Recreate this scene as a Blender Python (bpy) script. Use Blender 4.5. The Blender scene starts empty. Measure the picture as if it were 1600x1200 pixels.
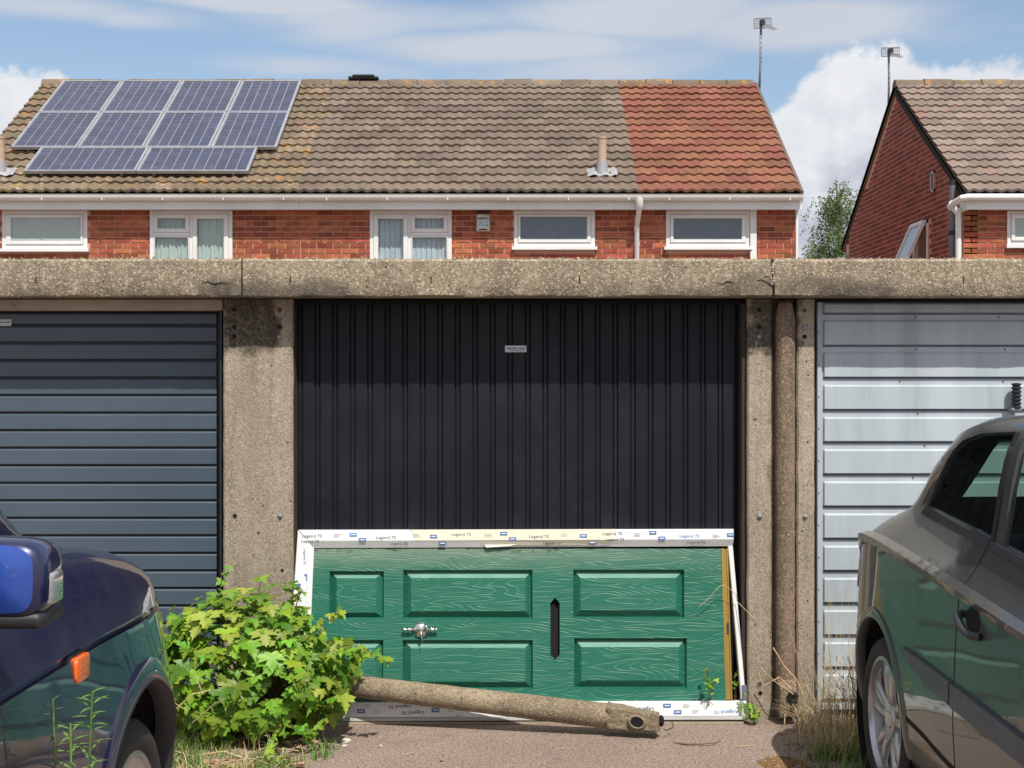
import bpy, bmesh, math, random
from mathutils import Vector, Matrix, noise as mnoise
from mathutils.bvhtree import BVHTree
random.seed(7)
R = math.radians
scene = bpy.context.scene
COL = scene.collection
# ------------------------------------------------------------------ camera, sky, sun, exposure
F = 2150.0            # focal length in photo pixels (photo 1600 wide)
EYE = 1.58
cam_d = bpy.data.cameras.new('camera'); cam = bpy.data.objects.new('camera', cam_d); COL.objects.link(cam)
cam_d.sensor_width = 36.0; cam_d.lens = F/1600*36.0; cam_d.clip_end = 2000; cam_d.clip_start = 0.05
cam.location = (0, 0, EYE); cam.rotation_euler = (R(90), 0, 0)
scene.camera = cam
SUN_EL, SUN_AZ = 56.0, 20.0      # azimuth: degrees to the right of straight behind the camera
world = bpy.data.worlds.new('World'); scene.world = world; world.use_nodes = True
def build_world():
    nt = world.node_tree; nt.nodes.clear(); L = nt.links.new
    def n(t, **k):
        x = nt.nodes.new(t)
        for a, b in k.items(): setattr(x, a, b)
        return x
    def math_(op, a, b=None, c=None):
        x = n('ShaderNodeMath', operation=op)
        for i, v in enumerate((a, b, c)):
            if v is None: continue
            if isinstance(v, (int, float)): x.inputs[i].default_value = v
            else: L(v, x.inputs[i])
        return x.outputs[0]
    sky = n('ShaderNodeTexSky', sky_type='NISHITA'); sky.sun_disc = False
    sky.sun_elevation = R(SUN_EL); sky.sun_rotation = R(180-SUN_AZ)
    sky.air_density = 1.0; sky.dust_density = 1.2; sky.ozone_density = 1.6
    tc = n('ShaderNodeTexCoord'); sep = n('ShaderNodeSeparateXYZ'); L(tc.outputs['Generated'], sep.inputs[0])
    az = math_('ARCTAN2', sep.outputs[0], sep.outputs[1])          # 0 = +Y, positive to the right
    el = math_('ARCSINE', sep.outputs[2])
    def nz(scale, detail, rough, st=(1, 1, 1), off=(0, 0, 0)):
        m = n('ShaderNodeMapping'); m.inputs['Scale'].default_value = st; m.inputs['Location'].default_value = off
        L(tc.outputs['Generated'], m.inputs[0])
        x = n('ShaderNodeTexNoise'); x.inputs['Scale'].default_value = scale; x.inputs['Detail'].default_value = detail
        x.inputs['Roughness'].default_value = rough; L(m.outputs[0], x.inputs['Vector']); return x.outputs['Fac']
    def sm(v, a, b):
        x = n('ShaderNodeMapRange', interpolation_type='SMOOTHSTEP'); L(v, x.inputs[0])
        x.inputs[1].default_value = a; x.inputs[2].default_value = b; return x.outputs[0]
    # cumulus bank: the height of its top varies with azimuth all the way round
    azn = math_('MULTIPLY_ADD', az, 1/(2*math.pi), 0.5)
    fc = n('ShaderNodeFloatCurve'); L(azn, fc.inputs['Value'])
    cv = fc.mapping.curves[0]
    pts = [(0, .20), (.12, .26), (.25, .18), (.38, .24), (.435, .19), (.447, .215), (.456, .16), (.475, .14), (.50, .145),
           (.527, .175), (.532, .205), (.536, .228), (.541, .236), (.546, .222), (.551, .226), (.556, .214), (.566, .205), (.60, .25), (.72, .17), (.86, .25), (1, .20)]
    cv.points[0].location = pts[0]; cv.points[1].location = pts[-1]
    for p in pts[1:-1]: cv.points.new(*p)
    fc.mapping.update()
    edge = math_('SUBTRACT', nz(22, 9, .62), 0.5)
    top = math_('MULTIPLY_ADD', edge, 0.075, fc.outputs[0])
    cum = sm(math_('SUBTRACT', top, el), -0.004, 0.009)
    # thin streaky high cloud
    streak = nz(3.2, 7, .58, (1.0, 1.0, 3.4), (1.65, 0.3, 0.42))
    def blob(a, e, ra, re):
        da = math_('DIVIDE', math_('SUBTRACT', az, a), ra); de = math_('DIVIDE', math_('SUBTRACT', el, e), re)
        s = math_('ADD', math_('POWER', math_('ABSOLUTE', da), 2), math_('POWER', math_('ABSOLUTE', de), 2))
        return math_('EXPONENT', math_('MULTIPLY', s, -1))
    def AE(px, py): return ((px-800)/F, math.atan((600-py)/F/math.hypot(1, (px-800)/F)))
    bl = None
    for (px, py, ra, re, w) in ((1010, 20, .10, .022, .9), (1250, 35, .09, .017, 1.0), (820, 75, .11, .013, .95), (930, 105, .09, .018, .7),
                                (120, 15, .10, .010, .6), (430, 5, .10, .008, .7), (210, 30, .04, .008, .6), (560, 45, .06, .014, .45), (500, 105, .08, .009, .5), (40, 190, .05, .03, .7), (620,30,.12,.014,.5)):
        a, e = AE(px, py); b = math_('MULTIPLY', blob(a, e, ra, re), w)
        bl = b if bl is None else math_('MAXIMUM', bl, b)
    front = sm(sep.outputs[1], 0.75, 0.93)
    gen = math_('MULTIPLY', math_('SUBTRACT', 1, front), .5)
    bias = math_('ADD', math_('MULTIPLY', bl, front), gen)
    st_in = math_('ADD', math_('MULTIPLY', streak, 1.0), math_('MULTIPLY', bias, .62))
    thin = math_('MULTIPLY', sm(st_in, .52, .90), .88)
    # colour of cloud: white tops, grey-lilac inner folds
    fold = nz(11, 7, .6, (1, 1, 1.3), (3, 1, 2))
    depth_ = sm(math_('SUBTRACT', top, el), 0.0, 0.12)
    shade = math_('MULTIPLY', sm(fold, .30, .58), math_('MULTIPLY_ADD', depth_, .75, .25))
    cc = n('ShaderNodeMix', data_type='RGBA'); L(shade, cc.inputs['Factor'])
    cc.inputs['A'].default_value = (5.7, 5.8, 6.0, 1); cc.inputs['B'].default_value = (3.1, 3.3, 3.95, 1)
    tcx = n('ShaderNodeMix', data_type='RGBA'); L(nz(7, 5, .5, (1, 1, 2), (5, 5, 5)), tcx.inputs['Factor'])
    tcx.inputs['A'].default_value = (3.7, 3.95, 4.5, 1); tcx.inputs['B'].default_value = (4.5, 4.65, 4.95, 1)
    hz = n('ShaderNodeMix', data_type='RGBA', blend_type='MULTIPLY'); hz.inputs['Factor'].default_value = 1.0
    L(sky.outputs[0], hz.inputs['A']); hz.inputs['B'].default_value = (1.02, .98, .93, 1)
    m1 = n('ShaderNodeMix', data_type='RGBA'); L(thin, m1.inputs['Factor']); L(hz.outputs['Result'], m1.inputs['A']); L(tcx.outputs['Result'], m1.inputs['B'])
    m2 = n('ShaderNodeMix', data_type='RGBA'); L(cum, m2.inputs['Factor']); L(m1.outputs['Result'], m2.inputs['A']); L(cc.outputs['Result'], m2.inputs['B'])
    bg = n('ShaderNodeBackground'); bg.inputs['Strength'].default_value = 0.12
    out = n('ShaderNodeOutputWorld'); L(m2.outputs['Result'], bg.inputs[0]); L(bg.outputs[0], out.inputs[0])
build_world()
sd = bpy.data.lights.new('sun', 'SUN'); sun = bpy.data.objects.new('sun', sd); COL.objects.link(sun)
sd.energy = 3.8; sd.angle = R(0.5); sd.color = (1.0, .95, .87)
_d = Vector((math.sin(R(SUN_AZ))*math.cos(R(SUN_EL)), -math.cos(R(SUN_AZ))*math.cos(R(SUN_EL)), math.sin(R(SUN_EL))))
sun.rotation_euler = _d.to_track_quat('Z', 'Y').to_euler()
scene.view_settings.view_transform = 'Standard'; scene.view_settings.look = 'None'
scene.view_settings.exposure = 0.35; scene.view_settings.gamma = 1.0; scene.view_settings.use_curve_mapping = False

# ------------------------------------------------------------------ helpers
def PX(px, Y): return (px-800)/F*Y
def PZ(py, Y): return EYE-(py-600)/F*Y
def PT(px, py, Y): return Vector((PX(px, Y), Y, PZ(py, Y)))

def material(name, col, rough=.6, metal=0, c2=None, nscale=4, nrange=(.35, .65), rnd=0, island=0, bump=0, bscale=80, spec=.5, coat=0,
             st=(1, 1, 1), specks=(), trans=0, localc=False, bdist=.004, rough2=None, hue=0):
    m = bpy.data.materials.new(name); m.use_nodes = True; nt = m.node_tree; L = nt.links.new
    b = nt.nodes['Principled BSDF']; b.inputs['Roughness'].default_value = rough; b.inputs['Metallic'].default_value = metal
    b.inputs['Specular IOR Level'].default_value = spec; b.inputs['Coat Weight'].default_value = coat; b.inputs['Coat Roughness'].default_value = .03
    def n(t): return nt.nodes.new(t)
    if localc: tc = n('ShaderNodeTexCoord').outputs['Object']
    else: tc = n('ShaderNodeNewGeometry').outputs['Position']
    mp = n('ShaderNodeMapping'); mp.inputs['Scale'].default_value = st; L(tc, mp.inputs[0]); vec = mp.outputs[0]
    def nz(scale, det=6, rg=.6, v=None):
        x = n('ShaderNodeTexNoise'); x.inputs['Scale'].default_value = scale; x.inputs['Detail'].default_value = det
        x.inputs['Roughness'].default_value = rg; L(v or vec, x.inputs['Vector']); return x.outputs['Fac']
    def mr(v, a, b_, c=0, d=1):
        x = n('ShaderNodeMapRange'); L(v, x.inputs[0])
        for i, q in enumerate((a, b_, c, d)): x.inputs[i+1].default_value = q
        return x.outputs[0]
    def mix(f, a, b_, mode='MIX'):
        x = n('ShaderNodeMix'); x.data_type = 'RGBA'; x.blend_type = mode
        if isinstance(f, float): x.inputs['Factor'].default_value = f
        else: L(f, x.inputs['Factor'])
        for k, v in (('A', a), ('B', b_)):
            if isinstance(v, tuple): x.inputs[k].default_value = (*v[:3], 1)
            else: L(v, x.inputs[k])
        return x.outputs['Result']
    c = tuple(col)
    c2 = c2 or tuple(x*.8 for x in col)
    nn = nz(nscale)
    cur = mix(mr(nn, *nrange), c, tuple(c2))
    for (sc, scale, lo, hi, w) in specks:     # colour, scale, noise range, weight
        cur = mix(mr(nz(scale, 3, .7), lo, hi, 0, w), cur, tuple(sc))
    if rnd or island or hue:
        hs = n('ShaderNodeHueSaturation')
        if island: rv = n('ShaderNodeNewGeometry').outputs['Random Per Island']
        else: rv = n('ShaderNodeObjectInfo').outputs['Random']
        a = island or rnd
        L(mr(rv, 0, 1, 1-a, 1+a), hs.inputs['Value'])
        if hue:
            wn = n('ShaderNodeTexWhiteNoise'); wn.noise_dimensions = '1D'; L(rv, wn.inputs['W'])
            L(mr(wn.outputs['Value'], 0, 1, .5-hue, .5+hue), hs.inputs['Hue'])
        L(cur, hs.inputs['Color']); cur = hs.outputs[0]
    L(cur, b.inputs['Base Color'])
    if rough2 is not None: L(mr(nz(nscale*2.3), .35, .65, rough, rough2), b.inputs['Roughness'])
    if bump:
        bp = n('ShaderNodeBump'); bp.inputs['Strength'].default_value = bump; bp.inputs['Distance'].default_value = bdist
        L(nz(bscale, 5, .65), bp.inputs['Height']); L(bp.outputs[0], b.inputs['Normal'])
    if trans:
        t = n('ShaderNodeBsdfTranslucent'); L(cur, t.inputs[0]); ms = n('ShaderNodeMixShader'); ms.inputs[0].default_value = trans
        L(b.outputs[0], ms.inputs[1]); L(t.outputs[0], ms.inputs[2]); L(ms.outputs[0], nt.nodes['Material Output'].inputs[0])
    return m

def glass_mat(name, tint, refl=1.0, rough=0.0):
    m = bpy.data.materials.new(name); m.use_nodes = True; nt = m.node_tree; nt.nodes.clear(); L = nt.links.new
    tr = nt.nodes.new('ShaderNodeBsdfTransparent'); tr.inputs[0].default_value = (*tint, 1)
    gl = nt.nodes.new('ShaderNodeBsdfGlossy'); gl.inputs['Roughness'].default_value = rough
    fr = nt.nodes.new('ShaderNodeLayerWeight'); fr.inputs[0].default_value = .5      # facing: works on both faces of a single sheet
    pw = nt.nodes.new('ShaderNodeMath'); pw.operation = 'POWER'; pw.inputs[1].default_value = 4.0; L(fr.outputs['Facing'], pw.inputs[0])
    mu = nt.nodes.new('ShaderNodeMath'); mu.operation = 'MULTIPLY_ADD'; mu.inputs[1].default_value = .85*refl; mu.inputs[2].default_value = .06*refl; L(pw.outputs[0], mu.inputs[0])
    ms = nt.nodes.new('ShaderNodeMixShader'); L(mu.outputs[0], ms.inputs[0]); L(tr.outputs[0], ms.inputs[1]); L(gl.outputs[0], ms.inputs[2])
    o = nt.nodes.new('ShaderNodeOutputMaterial'); L(ms.outputs[0], o.inputs[0]); return m

def tag(o, label=None, cat=None, group=None, kind=None):
    if label: o['label'] = label
    if cat: o['category'] = cat
    if group: o['group'] = group
    if kind: o['kind'] = kind
    return o
def thing(name, loc, label, cat, group=None, rz=0):
    o = bpy.data.objects.new(name, None); COL.objects.link(o); o.location = loc; o.rotation_euler = (0, 0, rz)
    o.empty_display_size = .1
    return tag(o, label, cat, group)
def wloc(o):
    v = Vector((0, 0, 0))
    while o is not None: v += o.location; o = o.parent
    return v
def inst(name, mesh, parent, loc, rot=None, scale=None):
    o = bpy.data.objects.new(name, mesh); COL.objects.link(o); o.parent = parent
    o.location = Vector(loc) - (wloc(parent) if parent else Vector())
    if rot is not None: o.rotation_euler = rot
    if scale is not None: o.scale = scale
    return o

class MB:
    def __init__(s): s.v = []; s.f = []; s.m = []; s.mi = 0
    def add(s, vs, fs):
        k = len(s.v); s.v += [tuple(a) for a in vs]; s.f += [tuple(i+k for i in f) for f in fs]; s.m += [s.mi]*len(fs); return s
    def box(s, x0, x1, y0, y1, z0, z1):
        v = [(x, y, z) for x in (x0, x1) for y in (y0, y1) for z in (z0, z1)]
        return s.add(v, [(0, 1, 3, 2), (4, 6, 7, 5), (0, 4, 5, 1), (2, 3, 7, 6), (0, 2, 6, 4), (1, 5, 7, 3)])
    def hexa(s, a, b):      # two quads (lists of 4 points), a front and b back
        v = list(a)+list(b)
        return s.add(v, [(0, 1, 2, 3), (7, 6, 5, 4), (0, 4, 5, 1), (1, 5, 6, 2), (2, 6, 7, 3), (3, 7, 4, 0)])
    def prism(s, poly, d):   # polygon of 3-D points extruded by vector d
        n = len(poly); d = Vector(d); v = [Vector(p) for p in poly]+[Vector(p)+d for p in poly]
        return s.add(v, [tuple(range(n)), tuple(range(2*n-1, n-1, -1))]+[(i, i+n, (i+1) % n+n, (i+1) % n) for i in range(n)])
    def tube(s, pts, rad, seg=10, cap=True, wob=0):
        pts = [Vector(p) for p in pts]; n = len(pts)
        if not hasattr(rad, '__len__'): rad = [rad]*n
        k = len(s.v); up = None; vs = []; fs = []
        for i, p in enumerate(pts):
            t = (pts[min(i+1, n-1)]-pts[max(i-1, 0)]).normalized()
            if up is None: up = Vector((0, 0, 1)) if abs(t.z) < .9 else Vector((1, 0, 0))
            a = t.cross(up).normalized(); b = a.cross(t).normalized(); up = b
            for j in range(seg):
                th = 2*math.pi*j/seg; dr = (a*math.cos(th)+b*math.sin(th))
                r = rad[i]
                if wob: r *= 1+wob*mnoise.noise((p+dr*r)*22)
                vs.append(p+dr*r)
        for i in range(n-1):
            for j in range(seg):
                j2 = (j+1) % seg; fs.append((i*seg+j, i*seg+j2, (i+1)*seg+j2, (i+1)*seg+j))
        if cap: fs.append(tuple(range(seg-1, -1, -1))); fs.append(tuple((n-1)*seg+j for j in range(seg)))
        return s.add(vs, fs)
    def lathe(s, prof, c, ax='x', seg=40, close=True):   # prof: list of (axial, radius)
        vs = []; fs = []; n = len(prof); c = Vector(c)
        for j in range(seg):
            th = 2*math.pi*j/seg; co, si = math.cos(th), math.sin(th)
            for (a, r) in prof:
                if ax == 'x': vs.append(c+Vector((a, r*co, r*si)))
                elif ax == 'y': vs.append(c+Vector((r*co, a, r*si)))
                else: vs.append(c+Vector((r*co, r*si, a)))
        for j in range(seg):
            for i in range(n-1 if not close else n):
                i2 = (i+1) % n; j2 = (j+1) % seg
                fs.append((j*n+i, j2*n+i, j2*n+i2, j*n+i2))
        return s.add(vs, fs)
    def sphere(s, c, r, u=8, w=6, sc=(1, 1, 1)):
        vs = []; fs = []; c = Vector(c)
        for i in range(w+1):
            ph = math.pi*i/w
            for j in range(u):
                th = 2*math.pi*j/u
                vs.append(c+Vector((r*sc[0]*math.sin(ph)*math.cos(th), r*sc[1]*math.sin(ph)*math.sin(th), r*sc[2]*math.cos(ph))))
        for i in range(w):
            for j in range(u):
                fs.append((i*u+j, (i+1)*u+j, (i+1)*u+(j+1) % u, i*u+(j+1) % u))
        return s.add(vs, fs)
    def mesh(s, name, mats, off=(0, 0, 0), smooth=False, bevel=0, bseg=1, recalc=True):
        me = bpy.data.meshes.new(name); off = Vector(off)
        me.from_pydata([Vector(a)-off for a in s.v], [], s.f)
        mats = mats if isinstance(mats, (list, tuple)) else [mats]
        for q in mats: me.materials.append(q)
        for p, i in zip(me.polygons, s.m): p.material_index = i
        if recalc or bevel:
            bm = bmesh.new(); bm.from_mesh(me)
            if recalc: bmesh.ops.recalc_face_normals(bm, faces=bm.faces)
            if bevel:
                es = [e for e in bm.edges if len(e.link_faces) == 2 and e.calc_face_angle(0) > .5]
                bmesh.ops.bevel(bm, geom=es, offset=bevel, segments=bseg, affect='EDGES', profile=.6, clamp_overlap=True)
            bm.to_mesh(me); bm.free()
        if smooth:
            for p in me.polygons: p.use_smooth = True
            if smooth is not True: me.set_sharp_from_angle(angle=R(smooth))
        return me
    def build(s, name, mats, parent=None, label=None, **k):
        o = bpy.data.objects.new(name, None)
        off = wloc(parent) if parent else Vector()
        bpy.data.objects.remove(o)
        me = s.mesh(name, mats, off, **k)
        o = bpy.data.objects.new(name, me); COL.objects.link(o); o.parent = parent
        if label: o['label'] = label
        return o
def mb(): return MB()

def wall_holes(m, x0, x1, z0, z1, holes, y0, y1):
    xs = sorted({x0, x1, *[h[0] for h in holes], *[h[1] for h in holes]}); xs = [x for x in xs if x0 <= x <= x1]
    for a, b in zip(xs, xs[1:]):
        zs = [(h[2], h[3]) for h in holes if h[0] <= a+1e-6 and h[1] >= b-1e-6]
        zs.sort(); cur = z0
        for (c, d) in zs:
            if c > cur: m.box(a, b, y0, y1, cur, c)
            cur = max(cur, d)
        if cur < z1: m.box(a, b, y0, y1, cur, z1)

def text_obj(body, size, origin, ux, uz, mat, parent, name='printed_text', lift=.001, bold=0, sx=1.0):
    """flat lettering lying on a surface: ux reading direction, uz up direction"""
    cu = bpy.data.curves.new('t', 'FONT'); cu.body = body; cu.size = size; cu.align_x = 'CENTER'; cu.align_y = 'CENTER'; cu.resolution_u = 2; cu.offset = bold
    tmp = bpy.data.objects.new('t', cu); me = bpy.data.meshes.new_from_object(tmp); bpy.data.objects.remove(tmp); bpy.data.curves.remove(cu)
    ux = Vector(ux).normalized(); uz = Vector(uz).normalized(); nrm = ux.cross(uz).normalized()
    off = wloc(parent)
    for v in me.vertices: v.co = Vector(origin)+ux*v.co.x*sx+uz*v.co.y+nrm*lift-off
    me.materials.append(mat); me.name = name
    o = bpy.data.objects.new(name, me); COL.objects.link(o); o.parent = parent; return o

# ------------------------------------------------------------------ materials
def concrete(name, c1, c2, dark, light, stain_shade=None, pebble=0.55, vs_=130, bmp=.45):
    m = bpy.data.materials.new(name); m.use_nodes = True; nt = m.node_tree; L = nt.links.new; b = nt.nodes['Principled BSDF']
    b.inputs['Roughness'].default_value = .9; b.inputs['Specular IOR Level'].default_value = .25
    n = nt.nodes.new
    pos = n('ShaderNodeNewGeometry').outputs['Position']
    def nz(s, d=5, r=.6, st=None):
        x = n('ShaderNodeTexNoise'); x.inputs['Scale'].default_value = s; x.inputs['Detail'].default_value = d; x.inputs['Roughness'].default_value = r
        if st:
            mp = n('ShaderNodeMapping'); mp.inputs['Scale'].default_value = st; L(pos, mp.inputs[0]); L(mp.outputs[0], x.inputs['Vector'])
        else: L(pos, x.inputs['Vector'])
        return x.outputs['Fac']
    def vo(s, feat='F1'):
        x = n('ShaderNodeTexVoronoi'); x.inputs['Scale'].default_value = s; x.feature = feat; L(pos, x.inputs['Vector']); return x
    def mr(v, a, b_, c=0, d=1):
        x = n('ShaderNodeMapRange'); L(v, x.inputs[0])
        for i, q in enumerate((a, b_, c, d)): x.inputs[i+1].default_value = q
        return x.outputs[0]
    def mix(f, a, b_):
        x = n('ShaderNodeMix'); x.data_type = 'RGBA'; L(f, x.inputs['Factor'])
        for k, v in (('A', a), ('B', b_)):
            if isinstance(v, tuple): x.inputs[k].default_value = (*v, 1)
            else: L(v, x.inputs[k])
        return x.outputs['Result']
    cur = mix(mr(nz(2.2, 7), .35, .65), c1, c2)
    cur = mix(mr(nz(12, 5, .65, (1, 1, .10)), .45, .72, 0, .65), cur, tuple(x*.55 for x in c2))
    v1 = vo(vs_); sepc = n('ShaderNodeSeparateColor'); L(v1.outputs['Color'], sepc.inputs[0])
    cur = mix(mr(sepc.outputs[0], .72, .8, 0, .65*pebble/.55), cur, dark)
    cur = mix(mr(sepc.outputs[1], .82, .88, 0, .75*pebble/.55), cur, light)
    v3 = vo(vs_*.45); s3 = n('ShaderNodeSeparateColor'); L(v3.outputs['Color'], s3.inputs[0])
    cur = mix(mr(s3.outputs[2], .9, .94, 0, .30*pebble/.55), cur, light)
    cur = mix(mr(nz(150, 2, .5), .58, .7, 0, .55), cur, dark)
    vh = vo(17); hole = mr(vh.outputs['Distance'], .06, .09, 1, 0)
    cur = mix(hole, cur, tuple(x*.35 for x in dark))
    if stain_shade:      # stains and painted-in shade: list of (x0,x1,z0,z1,soft,weight,colour)
        sp = n('ShaderNodeSeparateXYZ'); L(pos, sp.inputs[0])
        def mm(op, a, b_):
            x = n('ShaderNodeMath'); x.operation = op; L(a, x.inputs[0])
            if isinstance(b_, float): x.inputs[1].default_value = b_
            else: L(b_, x.inputs[1])
            return x.outputs[0]
        wob = mm('MULTIPLY', mm('SUBTRACT', nz(7, 6, .65), .5), .22)
        sx = mm('ADD', sp.outputs[0], wob); sz = mm('ADD', sp.outputs[2], wob)
        for (x0, x1, z0, z1, so, w, colr) in stain_shade:
            f = mm('MULTIPLY', mm('MULTIPLY', mr(sx, x0-so, x0+so), mr(sx, x1-so, x1+so, 1, 0)), mm('MULTIPLY', mr(sz, z0-so, z0+so), mr(sz, z1-so, z1+so, 1, 0)))
            f = mm('MULTIPLY', mm('MULTIPLY', f, w), mr(nz(60, 3, .7), .3, .6, .55, 1))
            cur = mix(f, cur, colr)
    L(cur, b.inputs['Base Color'])
    bp = n('ShaderNodeBump'); bp.inputs['Strength'].default_value = bmp; bp.inputs['Distance'].default_value = .003
    hh = n('ShaderNodeMath'); hh.operation = 'MULTIPLY_ADD'; L(v1.outputs['Distance'], hh.inputs[0]); hh.inputs[1].default_value = -1.2; L(nz(40, 5, .7), hh.inputs[2])
    L(hh.outputs[0], bp.inputs['Height']); L(bp.outputs[0], b.inputs['Normal'])
    return m
M = {}
YF, YP, YD = 6.33, 6.48, 6.60       # fascia front, pillar front, garage door plane
_dk = (.055, .045, .035)
st_f = [(PX(300, YF), PX(345, YF)+.12, 1.97, 2.05, .03, .45, _dk), (PX(380, YF), PX(560, YF), 1.97, 2.05, .03, .75, (.10, .09, .075)),
        (PX(330, YF), PX(378, YF), 1.97, 2.07, .02, .7, (.09, .08, .065)), (PX(1130, YF), PX(1210, YF), 1.97, 2.06, .02, .8, (.11, .09, .07)), (PX(1212, YF), PX(1400, YF), 1.97, 2.055, .03, .75, (.08, .07, .06)),
        (PX(950, YF), PX(1130, YF), 1.97, 2.02, .03, .5, (.13, .11, .085))]
M['fascia'] = concrete('weathered_aggregate_concrete', (.355, .29, .20), (.26, .215, .155), (.13, .10, .07), (.60, .51, .38), st_f, .45, 125, .5)
st_p = [(PX(348, YP), PX(428, YP), 1.72, 2.1, .02, .93, (.035, .028, .022)), (PX(415, YP), PX(432, YP), 1.78, 2.1, .01, .6, _dk),  # left pillar top: stain with the fascia's cast shadow in its colour
        (PX(1170, YP), PX(1250, YP), 1.72, 2.1, .015, .9, (.045, .036, .028)), (PX(1206, YP), PX(1236, YP), 0, 2.1, .02, .72, (.085, .06, .045)),  # right pillar top likewise; then the drainpipe's shade painted as a strip
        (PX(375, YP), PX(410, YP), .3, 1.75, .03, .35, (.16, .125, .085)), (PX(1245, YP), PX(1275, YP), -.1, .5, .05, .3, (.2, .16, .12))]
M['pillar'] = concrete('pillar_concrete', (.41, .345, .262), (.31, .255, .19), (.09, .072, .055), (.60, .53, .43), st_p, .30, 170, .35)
M['pipe'] = concrete('pipe_concrete', (.27, .195, .14), (.19, .13, .092), (.08, .06, .045), (.42, .33, .23), None, .38, 150, .4)
M['log'] = concrete('fallen_pipe_concrete', (.33, .265, .175), (.22, .17, .115), (.10, .08, .055), (.44, .37, .27), None, .38, 150, .5)
M['lintel'] = material('lintel_concrete', (.45, .37, .28), .9, c2=(.33, .27, .2), nscale=5, bump=.4, bscale=60, specks=(((.07, .05, .04), 9, .66, .72, .8),))
M['asphalt'] = material('worn_pink_tarmac', (.39, .295, .24), .95, c2=(.32, .24, .195), nscale=1.3, bump=1.0, bscale=75, bdist=.014, spec=.2,
                        specks=(((.15, .11, .088), 70, .50, .60, .85), ((.62, .52, .44), 85, .56, .66, .8), ((.12, .095, .08), 2.2, .60, .72, .35), ((.27, .20, .165), 5, .56, .72, .4), ((.62, .55, .48), 40, .72, .76, .7)))
M['brick'] = material('orange_red_brick', (.40, .125, .062), .85, c2=(.27, .075, .042), nscale=9, rnd=.38, bump=.4, bscale=40, hue=.012, specks=(((.12, .045, .03), 30, .6, .75, .6),), spec=.25)
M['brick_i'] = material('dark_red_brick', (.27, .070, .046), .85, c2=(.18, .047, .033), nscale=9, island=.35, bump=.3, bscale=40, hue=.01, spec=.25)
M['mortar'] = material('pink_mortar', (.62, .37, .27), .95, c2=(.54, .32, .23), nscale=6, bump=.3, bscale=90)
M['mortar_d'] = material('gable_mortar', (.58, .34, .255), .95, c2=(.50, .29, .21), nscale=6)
def tilemat(n, a, b, c, lich=None):
    sp = [((.42, .38, .33), 26, .66, .72, .6), ((.06, .05, .04), 14, .60, .74, .5)]
    if lich: sp += lich
    return material(n, a, .92, c2=b, nscale=2.2, rnd=c, bump=.4, bscale=45, specks=sp, spec=.2, hue=.012)
M['tile_brown'] = tilemat('brown_concrete_tile', (.195, .15, .118), (.155, .12, .095), .18, [((.34, .16, .04), 3.0, .68, .74, .5)])
M['tile_moss'] = tilemat('mossy_brown_tile', (.215, .16, .105), (.165, .13, .092), .2, [((.38, .20, .05), 4.0, .58, .68, .75), ((.50, .42, .33), 11, .62, .68, .7)])
M['tile_red'] = tilemat('red_concrete_tile', (.24, .100, .066), (.20, .085, .056), .15, [((.33, .19, .07), 3.0, .64, .72, .4)])
M['tile_buff'] = tilemat('buff_concrete_tile', (.255, .20, .165), (.205, .16, .132), .15, [((.33, .14, .09), 1.3, .62, .7, .5)])
M['ridge'] = tilemat('ridge_tile', (.21, .165, .12), (.16, .13, .10), .2, [((.42, .23, .06), 5, .56, .66, .8)])
M['upvc'] = material('white_upvc', (.78, .78, .77), .35, c2=(.70, .70, .68), nscale=2, spec=.5, specks=(((.45, .43, .38), 6, .66, .8, .35),))
M['upvc_grey'] = material('grey_upvc', (.5, .5, .48), .5)
M['obscure'] = material('obscured_glass', (.40, .48, .46), .12, c2=(.34, .42, .41), nscale=30, bump=.15, bscale=60, spec=.8)
M['obscure_dark'] = material('dark_obscured_glass', (.12, .16, .19), .12, c2=(.10, .14, .165), nscale=30, bump=.15, bscale=40, spec=.7)
M['wglass'] = glass_mat('window_glass', (.93, .97, .96), 1.0)
M['net'] = material('net_curtain', (.60, .65, .62), .9, c2=(.50, .56, .54), nscale=8, st=(6, 1, .6))
M['blind'] = material('vertical_blind', (.60, .64, .70), .8, c2=(.50, .54, .61), rnd=.1)
M['dark'] = material('dark_void', (.004, .004, .0045), .9)
M['lead'] = material('lead_flashing', (.42, .42, .43), .55, metal=.3, bump=.3, bscale=20)
M['flue'] = material('tan_flue_pipe', (.50, .37, .25), .7, c2=(.40, .29, .2))
M['black'] = material('black_plastic', (.02, .02, .022), .5)
M['galv'] = material('galvanised_steel', (.22, .23, .25), .5, metal=.2, c2=(.28, .30, .32), nscale=3)
M['rust'] = material('rusty_bolt', (.16, .075, .04), .8, c2=(.08, .04, .03), nscale=60)
M['cell'] = material('solar_cell', (.022, .029, .075), .22, c2=(.036, .038, .080), nscale=3, rnd=.25, spec=.6, coat=.5, specks=(((.35, .33, .34), 40, .68, .74, .6), ((.20, .2, .24), 9, .6, .75, .4)))
M['cellback'] = material('solar_backing', (.34, .34, .38), .4)
M['alu'] = material('aluminium_frame', (.46, .47, .50), .4, metal=.4)
M['door_blue'] = material('slate_blue_door_paint', (.070, .098, .128), .34, c2=(.060, .085, .112), nscale=2, spec=.5)
M['door_dark'] = material('charcoal_door_paint', (.0055, .0075, .013), .5, c2=(.009, .0105, .015), nscale=2.2, spec=.28, specks=(((.3, .3, .3), 55, .80, .82, .5), ((.020, .022, .028), 2.0, .45, .7, .6), ((.03, .03, .034), 8, .60, .8, .4)))
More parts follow.
